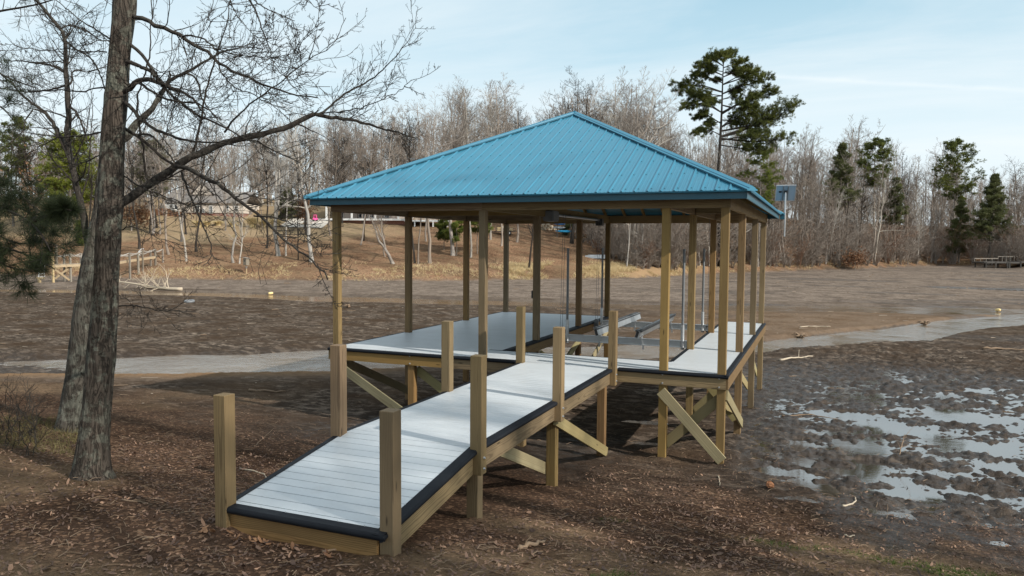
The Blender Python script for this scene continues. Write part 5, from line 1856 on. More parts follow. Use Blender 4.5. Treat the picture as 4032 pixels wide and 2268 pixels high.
class House:
    """local frame: x along the front, y away from the viewer, z up; sizes in photo pixels turned to metres by k"""
    def __init__(self, name, label, px, py, cat='house', yaw=0.0):
        self.p, self.d, self.k = site(px, py)
        self.x0, self.y0 = px, py
        self.root = empty(name, tuple(self.p), HYAW + yaw, label, cat)

    def X(self, px):
        return (px - self.x0) * self.k

    def Z(self, py):
        return (self.y0 - py) * self.k

    def box(self, name, x0, x1, y0, y1, dep0, dep1, mat, parent=None):
        mb = MB().box((self.X(x0), dep0, self.Z(y1)), (self.X(x1), dep1, self.Z(y0)))
        return mb.build(name, mat, parent or self.root)

    def gable(self, name, x0, x1, ye, yr, dep0, dep1, mat, along=True, parent=None, ov=.35):
        """ridge along x (along=True) or along the depth"""
        a, b, ze, zr = self.X(x0), self.X(x1), self.Z(ye), self.Z(yr)
        mb = MB()
        t = .14
        if along:
            mid = (dep0 + dep1) / 2
            pr = [(dep0 - ov, ze), (mid, zr), (dep1 + ov, ze), (dep1 + ov, ze + t), (mid, zr + t), (dep0 - ov, ze + t)]
            V = [(x, y, z) for x in (a - ov, b + ov) for (y, z) in pr]
        else:
            mid = (a + b) / 2
            pr = [(a - ov, ze), (mid, zr), (b + ov, ze), (b + ov, ze + t), (mid, zr + t), (a - ov, ze + t)]
            V = [(x, y, z) for y in (dep0 - ov, dep1 + ov) for (x, z) in pr]
        mb.add(V, [(i, (i + 1) % 6, 6 + (i + 1) % 6, 6 + i) for i in range(6)] + [(0, 1, 4, 5), (1, 2, 3, 4), (6, 7, 10, 11), (7, 8, 9, 10)])
        o = mb.build(name, mat, parent or self.root)
        return o

    def tri(self, name, x0, x1, ye, yr, dep, mat):
        a, b, ze, zr = self.X(x0), self.X(x1), self.Z(ye), self.Z(yr)
        V = [(a, dep, ze), (b, dep, ze), ((a + b) / 2, dep, zr), (a, dep + .2, ze), (b, dep + .2, ze), ((a + b) / 2, dep + .2, zr)]
        return MB().add(V, [(0, 3, 4, 1), (1, 4, 5, 2), (2, 5, 3, 0)], [(0, 1, 2), (3, 5, 4)]).build(name, mat, self.root)

    def window(self, x0, x1, y0, y1, dep):
        mb = MB()
        a, b, c, d = self.X(x0), self.X(x1), self.Z(y1), self.Z(y0)
        f = .09
        for lo, hi in (((a - f, dep - .06, c - f), (b + f, dep + .02, c)), ((a - f, dep - .06, d), (b + f, dep + .02, d + f)), ((a - f, dep - .06, c), (a, dep + .02, d)), ((b, dep - .06, c), (b + f, dep + .02, d)),
                       (((a + b) / 2 - .03, dep - .05, c), ((a + b) / 2 + .03, dep, d)), ((a, dep - .05, (c + d) / 2 - .03), (b, dep, (c + d) / 2 + .03))):
            mb.box(lo, hi)
        w_ = mb.build("window", WHITE, self.root)
        MB().box((a, dep - .02, c), (b, dep + .0, d)).build("pane", GLASS, w_)


h = House("house", 'cream house with grey roof and upper gable behind pale ornamental grass', 790, 846)
h.box("foundation", 668, 956, 838, 858, .12, 7.8, BRICK)
h.box("wall", 664, 958, 800, 838, 0, 8, SIDING)
h.box("wall", 622, 664, 800, 840, .8, 8, SIDING)
h.gable("roof", 660, 960, 801, 752, 0, 8, SHING)
h.gable("roof", 622, 735, 801, 742, 3, 10, SHING)
h.box("wall", 742, 814, 760, 800, 2.2, 6, SIDING)
h.tri("gable_wall", 738, 818, 763, 716, 2.0, SIDING)
h.gable("roof", 738, 818, 762, 714, 2.2, 7.5, SHING, along=False)
for x0, x1, y0, y1 in ((770, 785, 810, 832), (792, 804, 824, 836), (826, 836, 812, 838), (885, 900, 812, 830), (925, 938, 812, 830)):
    h.window(x0, x1, y0, y1, -.01)
MB().box((h.X(661), -.9, h.Z(829)), (h.X(697), .7, h.Z(825))).build("porch_floor", WHITE, h.root)
rl_ = MB()
for x in np.linspace(h.X(662), h.X(696), 9):
    rl_.box((x - .04, -.9, h.Z(826)), (x + .04, -.82, h.Z(806)))
rl_.build("porch_railing", WHITE, h.root)
h.box("porch_shade_panel", 664, 700, 803, 828, -.015, .01, GLASS)  # dark sheet put in for the shade inside the porch recess
fx = House("fence", 'brown board fence running left of the cream house', 680, 852, 'fence')
fx.box("board_panel", 604, 672, 822, 851, 0, .06, FENCEW)
fx.box("board_panel", 673, 722, 834, 851, 0, .06, FENCEW)
for x in (605, 622, 640, 657, 674, 698, 720):
    fx.box("post", x - 1.5, x + 1.5, 820 if x < 672 else 832, 853, -.1, 0, FENCEW)

h2 = House("house", 'white house with columned porch half hidden behind the blue roof', 1420, 881, yaw=R(-4))
h2.box("brick_foundation", 1283, 1600, 868, 884, .15, 9, BRICK)
h2.box("porch_floor", 1281, 1600, 861, 868, -.6, .3, WHITE)
h2.box("wall", 1296, 1600, 802, 862, 2.2, 9, SIDING)
for x in (1286, 1387, 1481, 1572):
    h2.box("porch_column", x - 3, x + 3, 806, 862, -.5, -.2, WHITE)
h2.box("porch_beam", 1280, 1600, 800, 806, -.6, 0, WHITE)
h2.gable("roof", 1283, 1600, 800, 745, -.6, 9.5, SHING)
h2.box("gable_wall", 1303, 1340, 728, 790, .5, 3.0, WHITE)
h2.box("gable_cornice", 1297, 1345, 723, 728, .2, 3.2, WHITE)
h2.tri("gable_wall", 1378, 1435, 735, 672, 1.0, WHITE)
h2.gable("roof", 1376, 1437, 735, 670, 1.2, 5, SHING, along=False, ov=.2)
for x0, x1 in ((1318, 1334), (1400, 1418), (1440, 1458), (1505, 1520)):
    h2.window(x0, x1, 815, 855, 2.18)
h2.box("side_deck", 1600, 1770, 866, 872, -1.0, 3, WHITE)
for x in (1640, 1712, 1768):
    h2.box("deck_post", x - 2.2, x + 2.2, 872, 892, -1.0, -.8, WHITE)
rl_ = MB()
for x in np.arange(1602, 1770, 5):
    rl_.box((h2.X(x) - .03, -1.0, h2.Z(866)), (h2.X(x) + .03, -.94, h2.Z(850)))
rl_.box((h2.X(1600), -1.02, h2.Z(851)), (h2.X(1770), -.92, h2.Z(848)))
rl_.build("deck_railing", WHITE, h2.root)

# gravel drive
p, d, k = site(1200, 878)
mb = MB()
a, b = on_ground(1125, 876, 40)[0], on_ground(1290, 882, 40)[0]
for (q0, q1) in ((a, b),):
    n = 14
    V = []
    for t in np.linspace(0, 1, n):
        c = q0 + (q1 - q0) * t
        for s in (-1.6, 1.6):
            x, y = c[0] + FWD[0] * s * 2.2, c[1] + FWD[1] * s * 2.2
            V.append((x, y, gz(x, y) + .10))
    mb.add(V, [(2 * i, 2 * i + 2, 2 * i + 3, 2 * i + 1) for i in range(n - 1)])
tag(mb.build("gravel_path", CONC), 'pale gravel path between the two houses', 'path', kind='structure')

# ornamental grass clumps
rng = np.random.default_rng(9)
for i, (px, py, wp, hp, lab) in enumerate(((782, 895, 44, 30, 'leftmost pale grass clump in the row before the cream house'), (812, 893, 36, 26, 'pale grass clump leaning against the leftmost one'),
                                           (860, 888, 40, 22, 'low pale grass clump in the middle of the row'), (918, 892, 34, 28, 'pale grass clump behind the tall pale tree'),
                                           (995, 897, 46, 46, 'tallest pale grass clump left of a dark trunk'), (1035, 893, 34, 30, 'pale grass clump directly right of the tallest one'), (1085, 893, 52, 34, 'rightmost pale grass clump near the paired pale trees'))):
    p, d, k = site(px, py)
    n = 900
    a = rng.uniform(0, 6.28, n)
    rad = np.sqrt(rng.random(n)) * wp * k * .22
    out = np.abs(rng.normal(.5, .35, n)) * wp * k * .42
    hh = hp * k * rng.uniform(.55, 1.05, n)
    t = np.linspace(0, 1, 4)
    P = np.stack([np.cos(a)[:, None] * (rad[:, None] + out[:, None] * t ** 1.8), np.sin(a)[:, None] * (rad[:, None] + out[:, None] * t ** 1.8), hh[:, None] * (t * 1.5 - .62 * t ** 2.4)[None]], 2)
    o = MB().tubes(P, np.linspace(.026, .008, 4)[None] * np.ones((n, 1)), 3).build("ornamental_grass", PAMPAS)
    o.location = (p[0], p[1], gz(p[0], p[1]) - .05)
    tag(o, lab, 'grass clump', 'pale ornamental grasses')

# pink toy car
p, d, k = site(1241, 872)
e = empty("toy_car", tuple(p + (0, 0, .05)), HYAW + .4, 'bright pink plastic toy car left of the white house porch', 'toy')
bevelled(MB().box((-.42, -.3, .14), (.42, .3, .48)).build("body", PINK, e), .06, 2)
bevelled(MB().box((-.26, -.27, .95), (.24, .27, 1.03)).build("canopy", PINK, e), .03, 2)
mb = MB()
for x, y in ((-.22, -.24), (.2, -.24), (-.22, .24), (.2, .24)):
    mb.cyl((x, y, .46), (x * .9, y, .97), .035, sides=6)
mb.build("canopy_posts", PINK, e)
for x in (-.27, .27):
    for y in (-.3, .3):
        MB().cyl((x, y - .04, .14), (x, y + .04, .14), .14, sides=12).build("wheel", BLACK, e)

# utility trailer
p, d, k = site(1995, 926)
e = empty("utility_trailer", tuple(p), HYAW + .15, 'black utility trailer carrying timber up the leafy bank', 'trailer')
MB().box((-1.7, -.8, .55), (1.3, .8, .65)).build("bed", BLACK, e)
mb = MB()
for y in (-.8, .8):
    mb.bar((-1.7, y, 1.05), (1.3, y, 1.05), .05, .05)
    for x in np.linspace(-1.68, 1.28, 6):
        mb.bar((x, y, .62), (x, y, 1.05), .04, .04)
mb.build("side_rail", BLACK, e)
MB().bar((-1.7, 0, .55), (-3.0, 0, .5), .08, .1).build("tongue", BLACK, e)
for y in (-.95, .95):
    w_ = MB().cyl((.25, y - .1, .34), (.25, y + .1, .34), .34, sides=18).build("wheel", TYRE, e)
    MB().cyl((.25, y - .105, .34), (.25, y + .105, .34), .16, sides=12).build("rim", WHITE, w_)
    MB().box((-.2, y - .13, .70), (.7, y + .13, .75)).build("fender", BLACK, e)
for i, (x, s) in enumerate(((-1.25, .55), (-.55, .8), (.55, .45))):
    o = MB().box((x - .3, -.6, .65), (x + .3, .6, .65 + s)).build("timber_load", PALEWOOD if i != 1 else OLDWOOD, e)

# log pile: each log of the heap
p, d, k = site(2155, 907)
rng = np.random.default_rng(14)
n_ = 0
for row, cnt in enumerate((9, 7, 5, 3)):
    for j in range(cnt):
        x = (j - cnt / 2) * .36 + rng.normal() * .06
        z = .15 + row * .27
        c = p + HRX * x * 1.2
        dirv = np.array((FWD[0], FWD[1], 0)) + HRX * rng.normal() * .5
        dirv /= np.linalg.norm(dirv)
        o = MB().cyl(c + (0, 0, z) - dirv * .3, c + (0, 0, z + rng.normal() * .05) + dirv * .3, .15 * rng.uniform(.75, 1.1), sides=9).build("log", BLEACH)
        tag(o, 'pale sawn log in the heap at the top of the leafy bank', 'log', 'logs heaped up the bank')

# kayak rack with boats
p, d, k = site(2218, 936)
e = empty("kayak_rack", tuple(p), HYAW, 'dark wooden rack holding stacked kayaks at the edge of the trees', 'rack')
for x in (-1.0, 1.1):
    for y in (-.4, .4):
        MB().bar((x, y, 0), (x, y, 2.5), .1, .1).build("post", DARKWOOD, e)
    for z in (.75, 1.35, 1.95):
        MB().bar((x, -.5, z), (x, .5, z), .07, .09).build("arm", DARKWOOD, e)


def kayak(z, L, mt, lab, dx, tilt=0.0):
    mb = MB()
    t = np.linspace(-1, 1, 15)
    prof = np.maximum(.03, (1 - np.abs(t) ** 2.4)) * .33
    P = np.stack([t * L / 2, t * 0, .10 * t ** 2], 1)[None]
    mb.tubes(P, prof[None], 12, cap=True)
    o = mb.build("kayak", mt, smooth=True)
    o.scale = (1, 1, .62)
    o.location = p + HRX * dx + (0, 0, z)
    o.rotation_euler = (0, tilt, HYAW)
    tag(o, lab, 'kayak', 'kayaks on the rack')


kayak(.99, 3.3, KTEAL, 'light blue kayak on the lowest arms of the rack', .25, .02)
kayak(1.59, 2.2, KGREY, 'pale grey kayak in the middle of the rack', -.7)
kayak(2.2, 2.0, KBLUE, 'dark blue kayak on the top arms of the rack', -.6)

# upturned jon boat
p, d, k = site(2350, 1017)
e = empty("jon_boat", tuple(p), HYAW - .42, 'small silver boat lying upside down on the leafy bank', 'boat')
V = []
for x, hw, z, hb in ((-1.6, .50, .02, .34), (-.9, .60, 0, .46), (.4, .62, 0, .48), (1.3, .60, 0, .46)):
    V += [(x, -hw, z), (x, hw, z), (x, hw * .8, z + hb), (x, -hw * .8, z + hb)]
q = []
for i in range(3):
    for j in range(4):
        q.append((4 * i + j, 4 * i + (j + 1) % 4, 4 * i + 4 + (j + 1) % 4, 4 * i + 4 + j))
o = MB().add(V, q + [(0, 3, 2, 1)]).build("hull", KGREY, e)
bevelled(MB().box((1.3, -.56, .0), (1.34, .56, .44)).build("transom", WHITE, e), .01)
mb = MB()
for y in (-.25, 0, .25):
    mb.bar((-1.2, y, .46), (1.25, y, .49), .04, .03)
mb.build("keel_strips", ALU, e)

# nest box on its pole by the shore
p, d, k = site(970, 1078)
e = empty("nest_box", tuple(p), HYAW - .5, 'grey wooden nest box on a pale post at the shore', 'nest box')
z = gz(p[0], p[1]) - p[2]
MB().bar((0, 0, z - .3), (0, 0, 1.0), .10, .10).build("post", PALEWOOD, e)
bx_ = MB().box((-.24, -.22, .98), (.24, .22, 1.75)).build("box", OLDWOOD, e)
MB().bar((-.34, 0, 1.86), (.34, 0, 1.74), .56, .05).build("lid", OLDWOOD, bx_)
MB().cyl((0, -.225, 1.45), (0, -.20, 1.45), .08, sides=12).build("entrance_hole", BLACK, bx_)
MB().cyl((0, 0, .55), (0, 0, .85), .05, .16, sides=14).build("predator_guard", GALV, e)

# ------------------------------------------------------------------ the old dock on the left shore
def line3(px0, py0, px1, py1, d0, d1):
    return ray_at(px0, py0, d0), ray_at(px1, py1, d1)


_, dA = on_ground(207, 1114, 40)
_, dB = on_ground(562, 1052, 40)
e = empty("dock", tuple(on_ground(207, 1114, 40)[0]), 0, 'old grey dock with rope rails and crossed braces on the left shore', 'dock')
ml = Matrix.Translation(-e.location)


def dk(o):
    o.matrix_local = ml @ o.matrix_local if o.parent is not None and o.matrix_local != Matrix.Identity(4) else ml.copy()
    return o


def dpt(px, py, f):
    return ray_at(px, py, dA + (dB - dA) * f)


NX = np.array((FWD[0], FWD[1], 0))
NX /= np.linalg.norm(NX)
DW = NX * 1.9
deckline = [(205, 1041, 0.0), (322, 1037, .18), (470, 1028, .55), (520, 1020, .72), (612, 1007, 1.05)]
mb, fm = MB(), MB()
for (a, b) in zip(deckline[:-1], deckline[1:]):
    A, B = dpt(*a), dpt(*b)
    V = [A, B, B + DW, A + DW]
    V = V + [v - np.array((0, 0, .06)) for v in V]
    mb.add(V, [(0, 1, 2, 3), (7, 6, 5, 4), (0, 4, 5, 1), (2, 6, 7, 3), (1, 5, 6, 2), (3, 7, 4, 0)])
    fm.bar(A - (0, 0, .19) - NX * .03, B - (0, 0, .19) - NX * .03, .05, .24)
dk(mb.build("deck_boards", OLDWOOD, e))
dk(fm.build("rim_board", PALEWOOD, e))
for (px, pt_, pb, f) in ((207, 1000, 1114, 0), (276, 998, 1106, .12), (510, 995, 1072, .62), (561, 985, 1056, .85), (611, 980, 1008, 1.05)):
    A = dpt(px, pt_, f)
    g = gz(A[0], A[1])
    dk(MB().bar(A, (A[0], A[1], min(g - .2, A[2] - .8)), .16, .16).build("post", OLDWOOD if px > 220 else PALEWOOD, e))
    B = A + DW
    g = gz(B[0], B[1])
    dk(MB().bar(B, (B[0], B[1], min(g - .2, B[2] - .8)), .16, .16).build("post", OLDWOOD, e))
A = dpt(207, 962, -.02) + DW * .3
dk(MB().bar(A, A - np.array((0, 0, 2.0)), .18, .18).build("tall_post", OLDWOOD, e))
dk(MB().bar(dpt(212, 1056, .02) - NX * .1, dpt(276, 1103, .12) - NX * .1, .05, .18).build("brace", PALEWOOD, e))
dk(MB().bar(dpt(214, 1098, .02) + NX * .1, dpt(272, 1052, .12) + NX * .1, .05, .18).build("brace", PALEWOOD, e))
ROPE = paint("pale_rope", (.42, .39, .35), .9)
rp = [(207, 1001, 0), (276, 999, .12), (345, 1000, .28), (430, 1003, .45), (510, 996, .62), (561, 986, .85), (611, 981, 1.05)]
mb = MB()
for off in (np.zeros(3), DW):
    for a, b in zip(rp[:-1], rp[1:]):
        A, B = dpt(*a) + off, dpt(*b) + off
        t = np.linspace(0, 1, 9)
        for dz in (0.0, .10):
            P = A[None] + (B - A)[None] * t[:, None] - np.array((0, 0, 1.0))[None] * (np.sin(np.pi * t) * (.20 + dz))[:, None]
            mb.tubes(P[None], np.full((1, 9), .028), 4)
dk(mb.build("rope_rail", ROPE, e))
ld = MB()
A0, A1 = dpt(156, 1050, -.02), dpt(152, 1090, -.02)
B0, B1 = dpt(177, 1050, -.02), dpt(174, 1090, -.02)
ld.bar(A0 + (0, 0, .6), A1, .07, .05).bar(B0 + (0, 0, .6), B1, .07, .05)
for t in (.1, .4, .7, 1.0):
    ld.bar(A0 + (A1 - A0) * t, B0 + (B1 - B0) * t, .07, .06)
dk(ld.build("swim_ladder", WHITE, e))
A = dpt(155, 1094, -.02)
st_ = MB().bar(A, (A[0], A[1], gz(A[0], A[1]) - .1), .22, .22)
st_.bar(A + HRX * -.25, A + HRX * .45, .3, .12)
dk(st_.build("ladder_foot", PALEWOOD, e))
mb = MB()
A = dpt(556, 1003, .85) - NX * .0
for (s, u, s2, u2) in ((0, .75, -.35, .28), (-.35, .28, -.1, .0), (0, .75, .3, .78), (-.3, .5, .05, .42)):
    mb.bar(A + HRX * s + (0, 0, u - .1), A + HRX * s2 + (0, 0, u2 - .1), .07, .07)
ch = mb.build("folding_chair", WHITE)
tag(ch, 'white folded chair leaning on a post of the old dock', 'chair')

# far right dock
_, dR = on_ground(3890, 1056, 60)
e = empty("dock", tuple(on_ground(3890, 1056, 60)[0]), 0, 'low dark dock with railings at the far right shore', 'dock')
ml = Matrix.Translation(-e.location)
kR = dR / F_PX


def rpt(px, py, dd=0.0):
    return ray_at(px, py, dR + dd)


mb = MB()
for (x0, x1, y) in ((3877, 3985, 1031), (3985, 4022, 1032), (4022, 4090, 1030)):
    A, B = rpt(x0, y), rpt(x1, y)
    V = [A, B, B + NX * 4, A + NX * 4]
    V = V + [v - np.array((0, 0, .28)) for v in V]
    mb.add(V, [(0, 1, 2, 3), (7, 6, 5, 4), (0, 4, 5, 1), (2, 6, 7, 3), (1, 5, 6, 2), (3, 7, 4, 0)])
dk(mb.build("deck", DARKWOOD, e))
for x in (3884, 3922, 3968, 3976, 4020):
    for off in (0, 3.6):
        A = rpt(x, 1032) + NX * off
        dk(MB().bar(A, (A[0], A[1], gz(A[0], A[1]) - .3), .22, .22).build("post", DARKWOOD, e))
mb = MB()
for (x0, x1, y) in ((3880, 3975, 1019), (3975, 4040, 1011)):
    mb.bar(rpt(x0, y) + NX * 3.5, rpt(x1, y) + NX * 3.5, .10, .16)
    for x in np.linspace(x0, x1, 5):
        mb.bar(rpt(x, y) + NX * 3.5, rpt(x, 1031) + NX * 3.5, .10, .10)
dk(mb.build("railing", OLDWOOD, e))
dk(MB().box((-.0, 0, 0), (.01, .01, .01)).build("bolt", GALV, e)) if False else None

# ------------------------------------------------------------------ fallen tree on the mud
rng = np.random.default_rng(77)
_, dF = on_ground(600, 1150, 30)
b0 = on_ground(715, 1163, 30)[0]
e = empty("fallen_tree", tuple(b0), 0, 'bleached fallen tree lying on the mud with its thin branches upright', 'fallen tree')
W = resample(np.array([ray_at(px, py, dF + f) for px, py, f in ((716, 1160, -.3), (690, 1152, -.1), (640, 1140, .4), (580, 1126, 1.0), (520, 1116, 1.6), (462, 1108, 2.2), (420, 1103, 2.8))]), 20)
W[:, 2] = np.maximum(W[:, 2], np.array([gz(q[0], q[1]) for q in W]) + .12)
rr = np.linspace(.16, .03, 20)
mb = MB().tubes(W[None], rr[None], 9, cap=True)
o = mb.build("trunk", BLEACH, e, smooth=True)
ml = Matrix.Translation(-e.location)
o.matrix_local = ml
mb = MB()
P1, R1 = spawn(rng, W[None, 3:], rr[None, 3:], 36, .0, 1.0, (35, 85), (.14, .34), 7, .12, .03, .34, .017)
mb.tubes(P1, R1, 5)
P2, R2 = spawn(rng, P1, R1, 5, .2, 1.0, (25, 65), (.25, .6), 5, .15, .05, .6, .011)
mb.tubes(P2, R2, 3)
P3, R3 = spawn(rng, P2, R2, 2, .3, 1.0, (25, 65), (.25, .6), 4, .15, .05, .8, .008)
mb.tubes(P3, R3, 3)
mb.build("branches", BLEACH, e, smooth=True).matrix_local = ml

# ------------------------------------------------------------------ small things lying about
def torus(Rm, r, sides=24, ring=10):
    a = np.arange(sides) * 2 * np.pi / sides
    b = np.arange(ring) * 2 * np.pi / ring
    A, B = np.meshgrid(a, b, indexing='ij')
    V = np.stack([(Rm + r * np.cos(B)) * np.cos(A), (Rm + r * np.cos(B)) * np.sin(A), r * np.sin(B)], -1).reshape(-1, 3)
    ii = np.arange(sides * ring).reshape(sides, ring)
    q = np.stack([ii, np.roll(ii, -1, 0), np.roll(np.roll(ii, -1, 0), -1, 1), np.roll(ii, -1, 1)], -1).reshape(-1, 4)
    return MB().add(V, q)


p, d, k = site(746, 1192, 20)
o = torus(.27, .085).build("tyre", GREYPL, smooth=True)
o.location = (p[0], p[1], gz(p[0], p[1]) + .07)
o.rotation_euler = (.12, .05, 0)
tag(o, 'pale mud covered tyre lying flat on the dark mud', 'tyre')
for (px, py, lab) in ((1066, 1168, 'yellowish float stranded in the creek left of the boathouse'), (3929, 1237, 'yellowish float stranded where the streams meet at right')):
    p, d, k = site(px, py, 20)
    o = MB().tubes(np.array([[(-.2, 0, 0), (-.17, 0, 0), (-.08, 0, .0), (.08, 0, 0), (.17, 0, 0), (.2, 0, 0)]]), np.array([[.04, .09, .11, .11, .09, .04]]), 12, cap=True).build("float", FLOATM, smooth=True)
    o.location = (p[0], p[1], max(p[2], WATER_Z) + .12)
    o.rotation_euler = (0, .1, px)
    tag(o, lab, 'float')


def stick(path_px, r0, lab, mt, lo=5, twigs=0, seed=1, lift=.0):
    rng = np.random.default_rng(seed)
    pts = []
    for (px, py) in path_px:
        p, d = on_ground(px, py, lo)
        pts.append((p[0], p[1], max(gz(p[0], p[1]), p[2] - .03) + r0 * .8 + lift))
    W = resample(np.array(pts), 10)
    W[1:-1] += rng.normal(size=(8, 3)) * r0 * .5
    rr = np.linspace(r0, r0 * .45, 10)
    mb = MB().tubes(W[None], rr[None], 7, cap=True)
    if twigs:
        P1, R1 = spawn(rng, W[None], rr[None], twigs, .2, .95, (25, 55), (.15, .4), 5, .15, .05, .5, r0 * .25)
        mb.tubes(P1, R1, 4)
    o = mb.build("stick", mt, smooth=True)
    return tag(o, lab, 'stick')


SM = STICKM
stick([(1268, 2178), (1330, 2168), (1395, 2150)], .013, 'crooked stick lying in front of the ramp bumper', SM, twigs=2, seed=3)
stick([(1056, 2072), (1075, 2090), (1100, 2125)], .009, 'short twig leaning at the middle of the ramp front', SM, seed=4)
stick([(945, 1845), (1005, 1860), (1045, 1872), (1060, 1895)], .012, 'pale bent stick beside the left ramp edge', BLEACH, twigs=2, seed=5)
stick([(1000, 1760), (1030, 1730), (1080, 1690)], .008, 'thin grey twig left of the ramp posts', SM, twigs=4, seed=6)
stick([(980, 1545), (1050, 1547), (1125, 1549)], .035, 'dark straight branch on the shaded mud left of the walkway', SM, twigs=1, seed=7)
stick([(2048, 2160), (2095, 2150), (2145, 2135)], .028, 'short thick log lying on the leaf litter below the dock', SM, twigs=1, seed=8)
stick([(3318, 1994), (3355, 1986), (3372, 1975), (3366, 1955)], .016, 'pale curved stick among the right puddles', BLEACH, seed=9)
stick([(3072, 1424), (3130, 1416), (3200, 1409)], .04, 'long pale branch lying on mud right of the boathouse', BLEACH, twigs=1, seed=10)
stick([(3870, 1380), (3950, 1378), (4040, 1382)], .05, 'dark waterlogged branch on the mud at the right edge', SM, twigs=2, seed=11)
stick([(3325, 2112), (3345, 2118), (3365, 2112)], .012, 'short pale stick lying on the leaf litter at right', BLEACH, seed=12)
stick([(2826, 1880), (2832, 1895), (2834, 1915)], .012, 'small pale stick upright below the corner post', BLEACH, seed=13)
stick([(3540, 1830), (3552, 1790), (3560, 1740)], .010, 'thin bare twig standing in the churned mud', SM, twigs=6, seed=14, lift=.15)
stick([(1700, 2210), (1730, 2190), (1760, 2180)], .010, 'forked twig in the litter right of the ramp foot', SM, twigs=3, seed=15)
stick([(560, 2130), (640, 2110), (690, 2115)], .010, 'slim stick in the leaf litter at lower left', SM, twigs=2, seed=16)
stick([(480, 1968), (560, 1978), (600, 1985)], .009, 'slim stick lying left of the first ramp post', SM, twigs=2, seed=17)
stick([(3150, 1292), (3220, 1288), (3270, 1290)], .03, 'pale drift branch on the mud spit behind the boathouse', BLEACH, twigs=2, seed=18)
stick([(3080, 1640), (3200, 1632), (3300, 1648)], .018, 'thin stick half sunk between the wet furrows', SM, twigs=1, seed=19)
for i, (px, py, lab) in enumerate(((1372, 1214, 'brown root stump lying on mud behind the corner post'), (3150, 1335, 'small root clump on the stream bank right of the dock'), (3640, 1296, 'dark clod of roots standing in the right stream'))):
    p, d, k = site(px, py, 15)
    rng3 = np.random.default_rng(500 + i)
    mt = SM
    z = max(gz(p[0], p[1]), WATER_Z - .03)
    P = np.zeros((9, 6, 3))
    a = rng3.uniform(0, 6.28, 9)
    t = np.linspace(0, 1, 6)
    P[:, :, 0] = np.cos(a)[:, None] * t * .34 + rng3.normal(size=(9, 6)) * .04
    P[:, :, 1] = np.sin(a)[:, None] * t * .34 + rng3.normal(size=(9, 6)) * .04
    P[:, :, 2] = rng3.uniform(.05, .22, 9)[:, None] * np.sin(t * 2.2) + .05
    o = MB().tubes(P, np.linspace(.06, .015, 6)[None] * np.ones((9, 1)), 6, cap=True).build("root_stump", mt, smooth=True)
    o.location = (p[0], p[1], z)
    tag(o, lab, 'stump')
# crumpled paper bag
p, d, k = site(3032, 1930, 8)
rng3 = np.random.default_rng(8)
bm = bmesh.new()
bmesh.ops.create_icosphere(bm, subdivisions=3, radius=.055)
for v in bm.verts:
    c = v.co.copy()
    v.co = Vector((c.x * 1.1, c.y * .8, max(c.z, -.03) * .9)) + Vector(rng3.normal(size=3) * .006) + c * float(fbm(np.array([c.x * 14]), np.array([c.y * 14 + c.z * 9]), 3, 3)[0]) * .9
me_ = bpy.data.meshes.new("paper_bag")
bm.to_mesh(me_)
bm.free()
me_.materials.append(paint("orange_paper", (.38, .17, .08), .8, var=.2))
o = bpy.data.objects.new("paper_bag", me_)
COL.objects.link(o)
o.location = (p[0], p[1], gz(p[0], p[1]) + .05)
tag(o, 'crumpled orange brown bag beside the small puddles', 'bag')

# ------------------------------------------------------------------ litter, straw, grass
rng = np.random.default_rng(88)


def scatter(n, rmin, rmax, th0, th1, pw=1.0):
    th = rng.uniform(th0, th1, n)
    r = rmin * (rmax / rmin) ** (rng.random(n) ** pw)
    return CAM[0] - np.sin(np.radians(th)) * r, CAM[1] + np.cos(np.radians(th)) * r


def flat_leaves(n, x, y, size, mb):
    z = ground_z(x, y)
    a = rng.uniform(0, 6.28, n)
    til = rng.normal(size=(n, 2)) * .38
    s = size * rng.uniform(.5, 1.25, n)
    # a curled six sided leaf
    out = []
    for (u, v, c) in ((-1, 0, .25), (-.35, .42, .05), (.35, .36, .0), (1, 0, .3), (.3, -.4, .05), (-.4, -.36, 0)):
        lx, ly = u * s, v * s
        X = x + lx * np.cos(a) - ly * np.sin(a)
        Y = y + lx * np.sin(a) + ly * np.cos(a)
        Z = z + .012 + lx * til[:, 0] + ly * til[:, 1] + c * s * rng.uniform(0, 1, n) + np.abs(til).sum(1) * s * .35
        out.append(np.stack([X, Y, Z], -1))
    V = np.stack(out, 1).reshape(-1, 3)
    b = np.arange(n)[:, None] * 6
    mb.add(V, np.concatenate([b + np.array([[0, 1, 4, 5]]), b + np.array([[1, 2, 3, 4]])]))


m, nt = material("litter_leaves")
pos = nt.n('ShaderNodeTexCoord').outputs['Object']
wn = nt.n('ShaderNodeTexVoronoi', {'Vector': pos, 'Scale': 9.0}).outputs['Color']
wr = nt.n('ShaderNodeSeparateColor', {0: wn}).outputs
LITM = finish(m, nt, nt.mix(nt.ramp(wr[0], [(.55, 0), (1, 1)]), nt.mix(wr[1], (.05, .029, .020), (.15, .088, .060)), (.34, .20, .125)), .8)
mb = MB()
x, y = scatter(34000, 5.5, 15, -14, 59, .8)
zb0 = np.interp(y + .05 * np.clip(x + 2, -12, 12), _yy, _zz)
dens = vnoise(x * .7, y * .7, 12) * .6 + vnoise(x * .2, y * .2, 13) * .6
ok = (zb0 > -1.55 + rng.normal(size=len(x)) * .12) & (rng.random(len(x)) < dens * 1.15)
ok &= ~((x > WX0 - .02) & (x < WX1 + .02) & (y > RY0 - .05) & (y < .1))
x, y = x[ok], y[ok]
flat_leaves(len(x), x, y, .019, mb)
x, y = scatter(1800, 5.5, 13, -14, 59, .9)
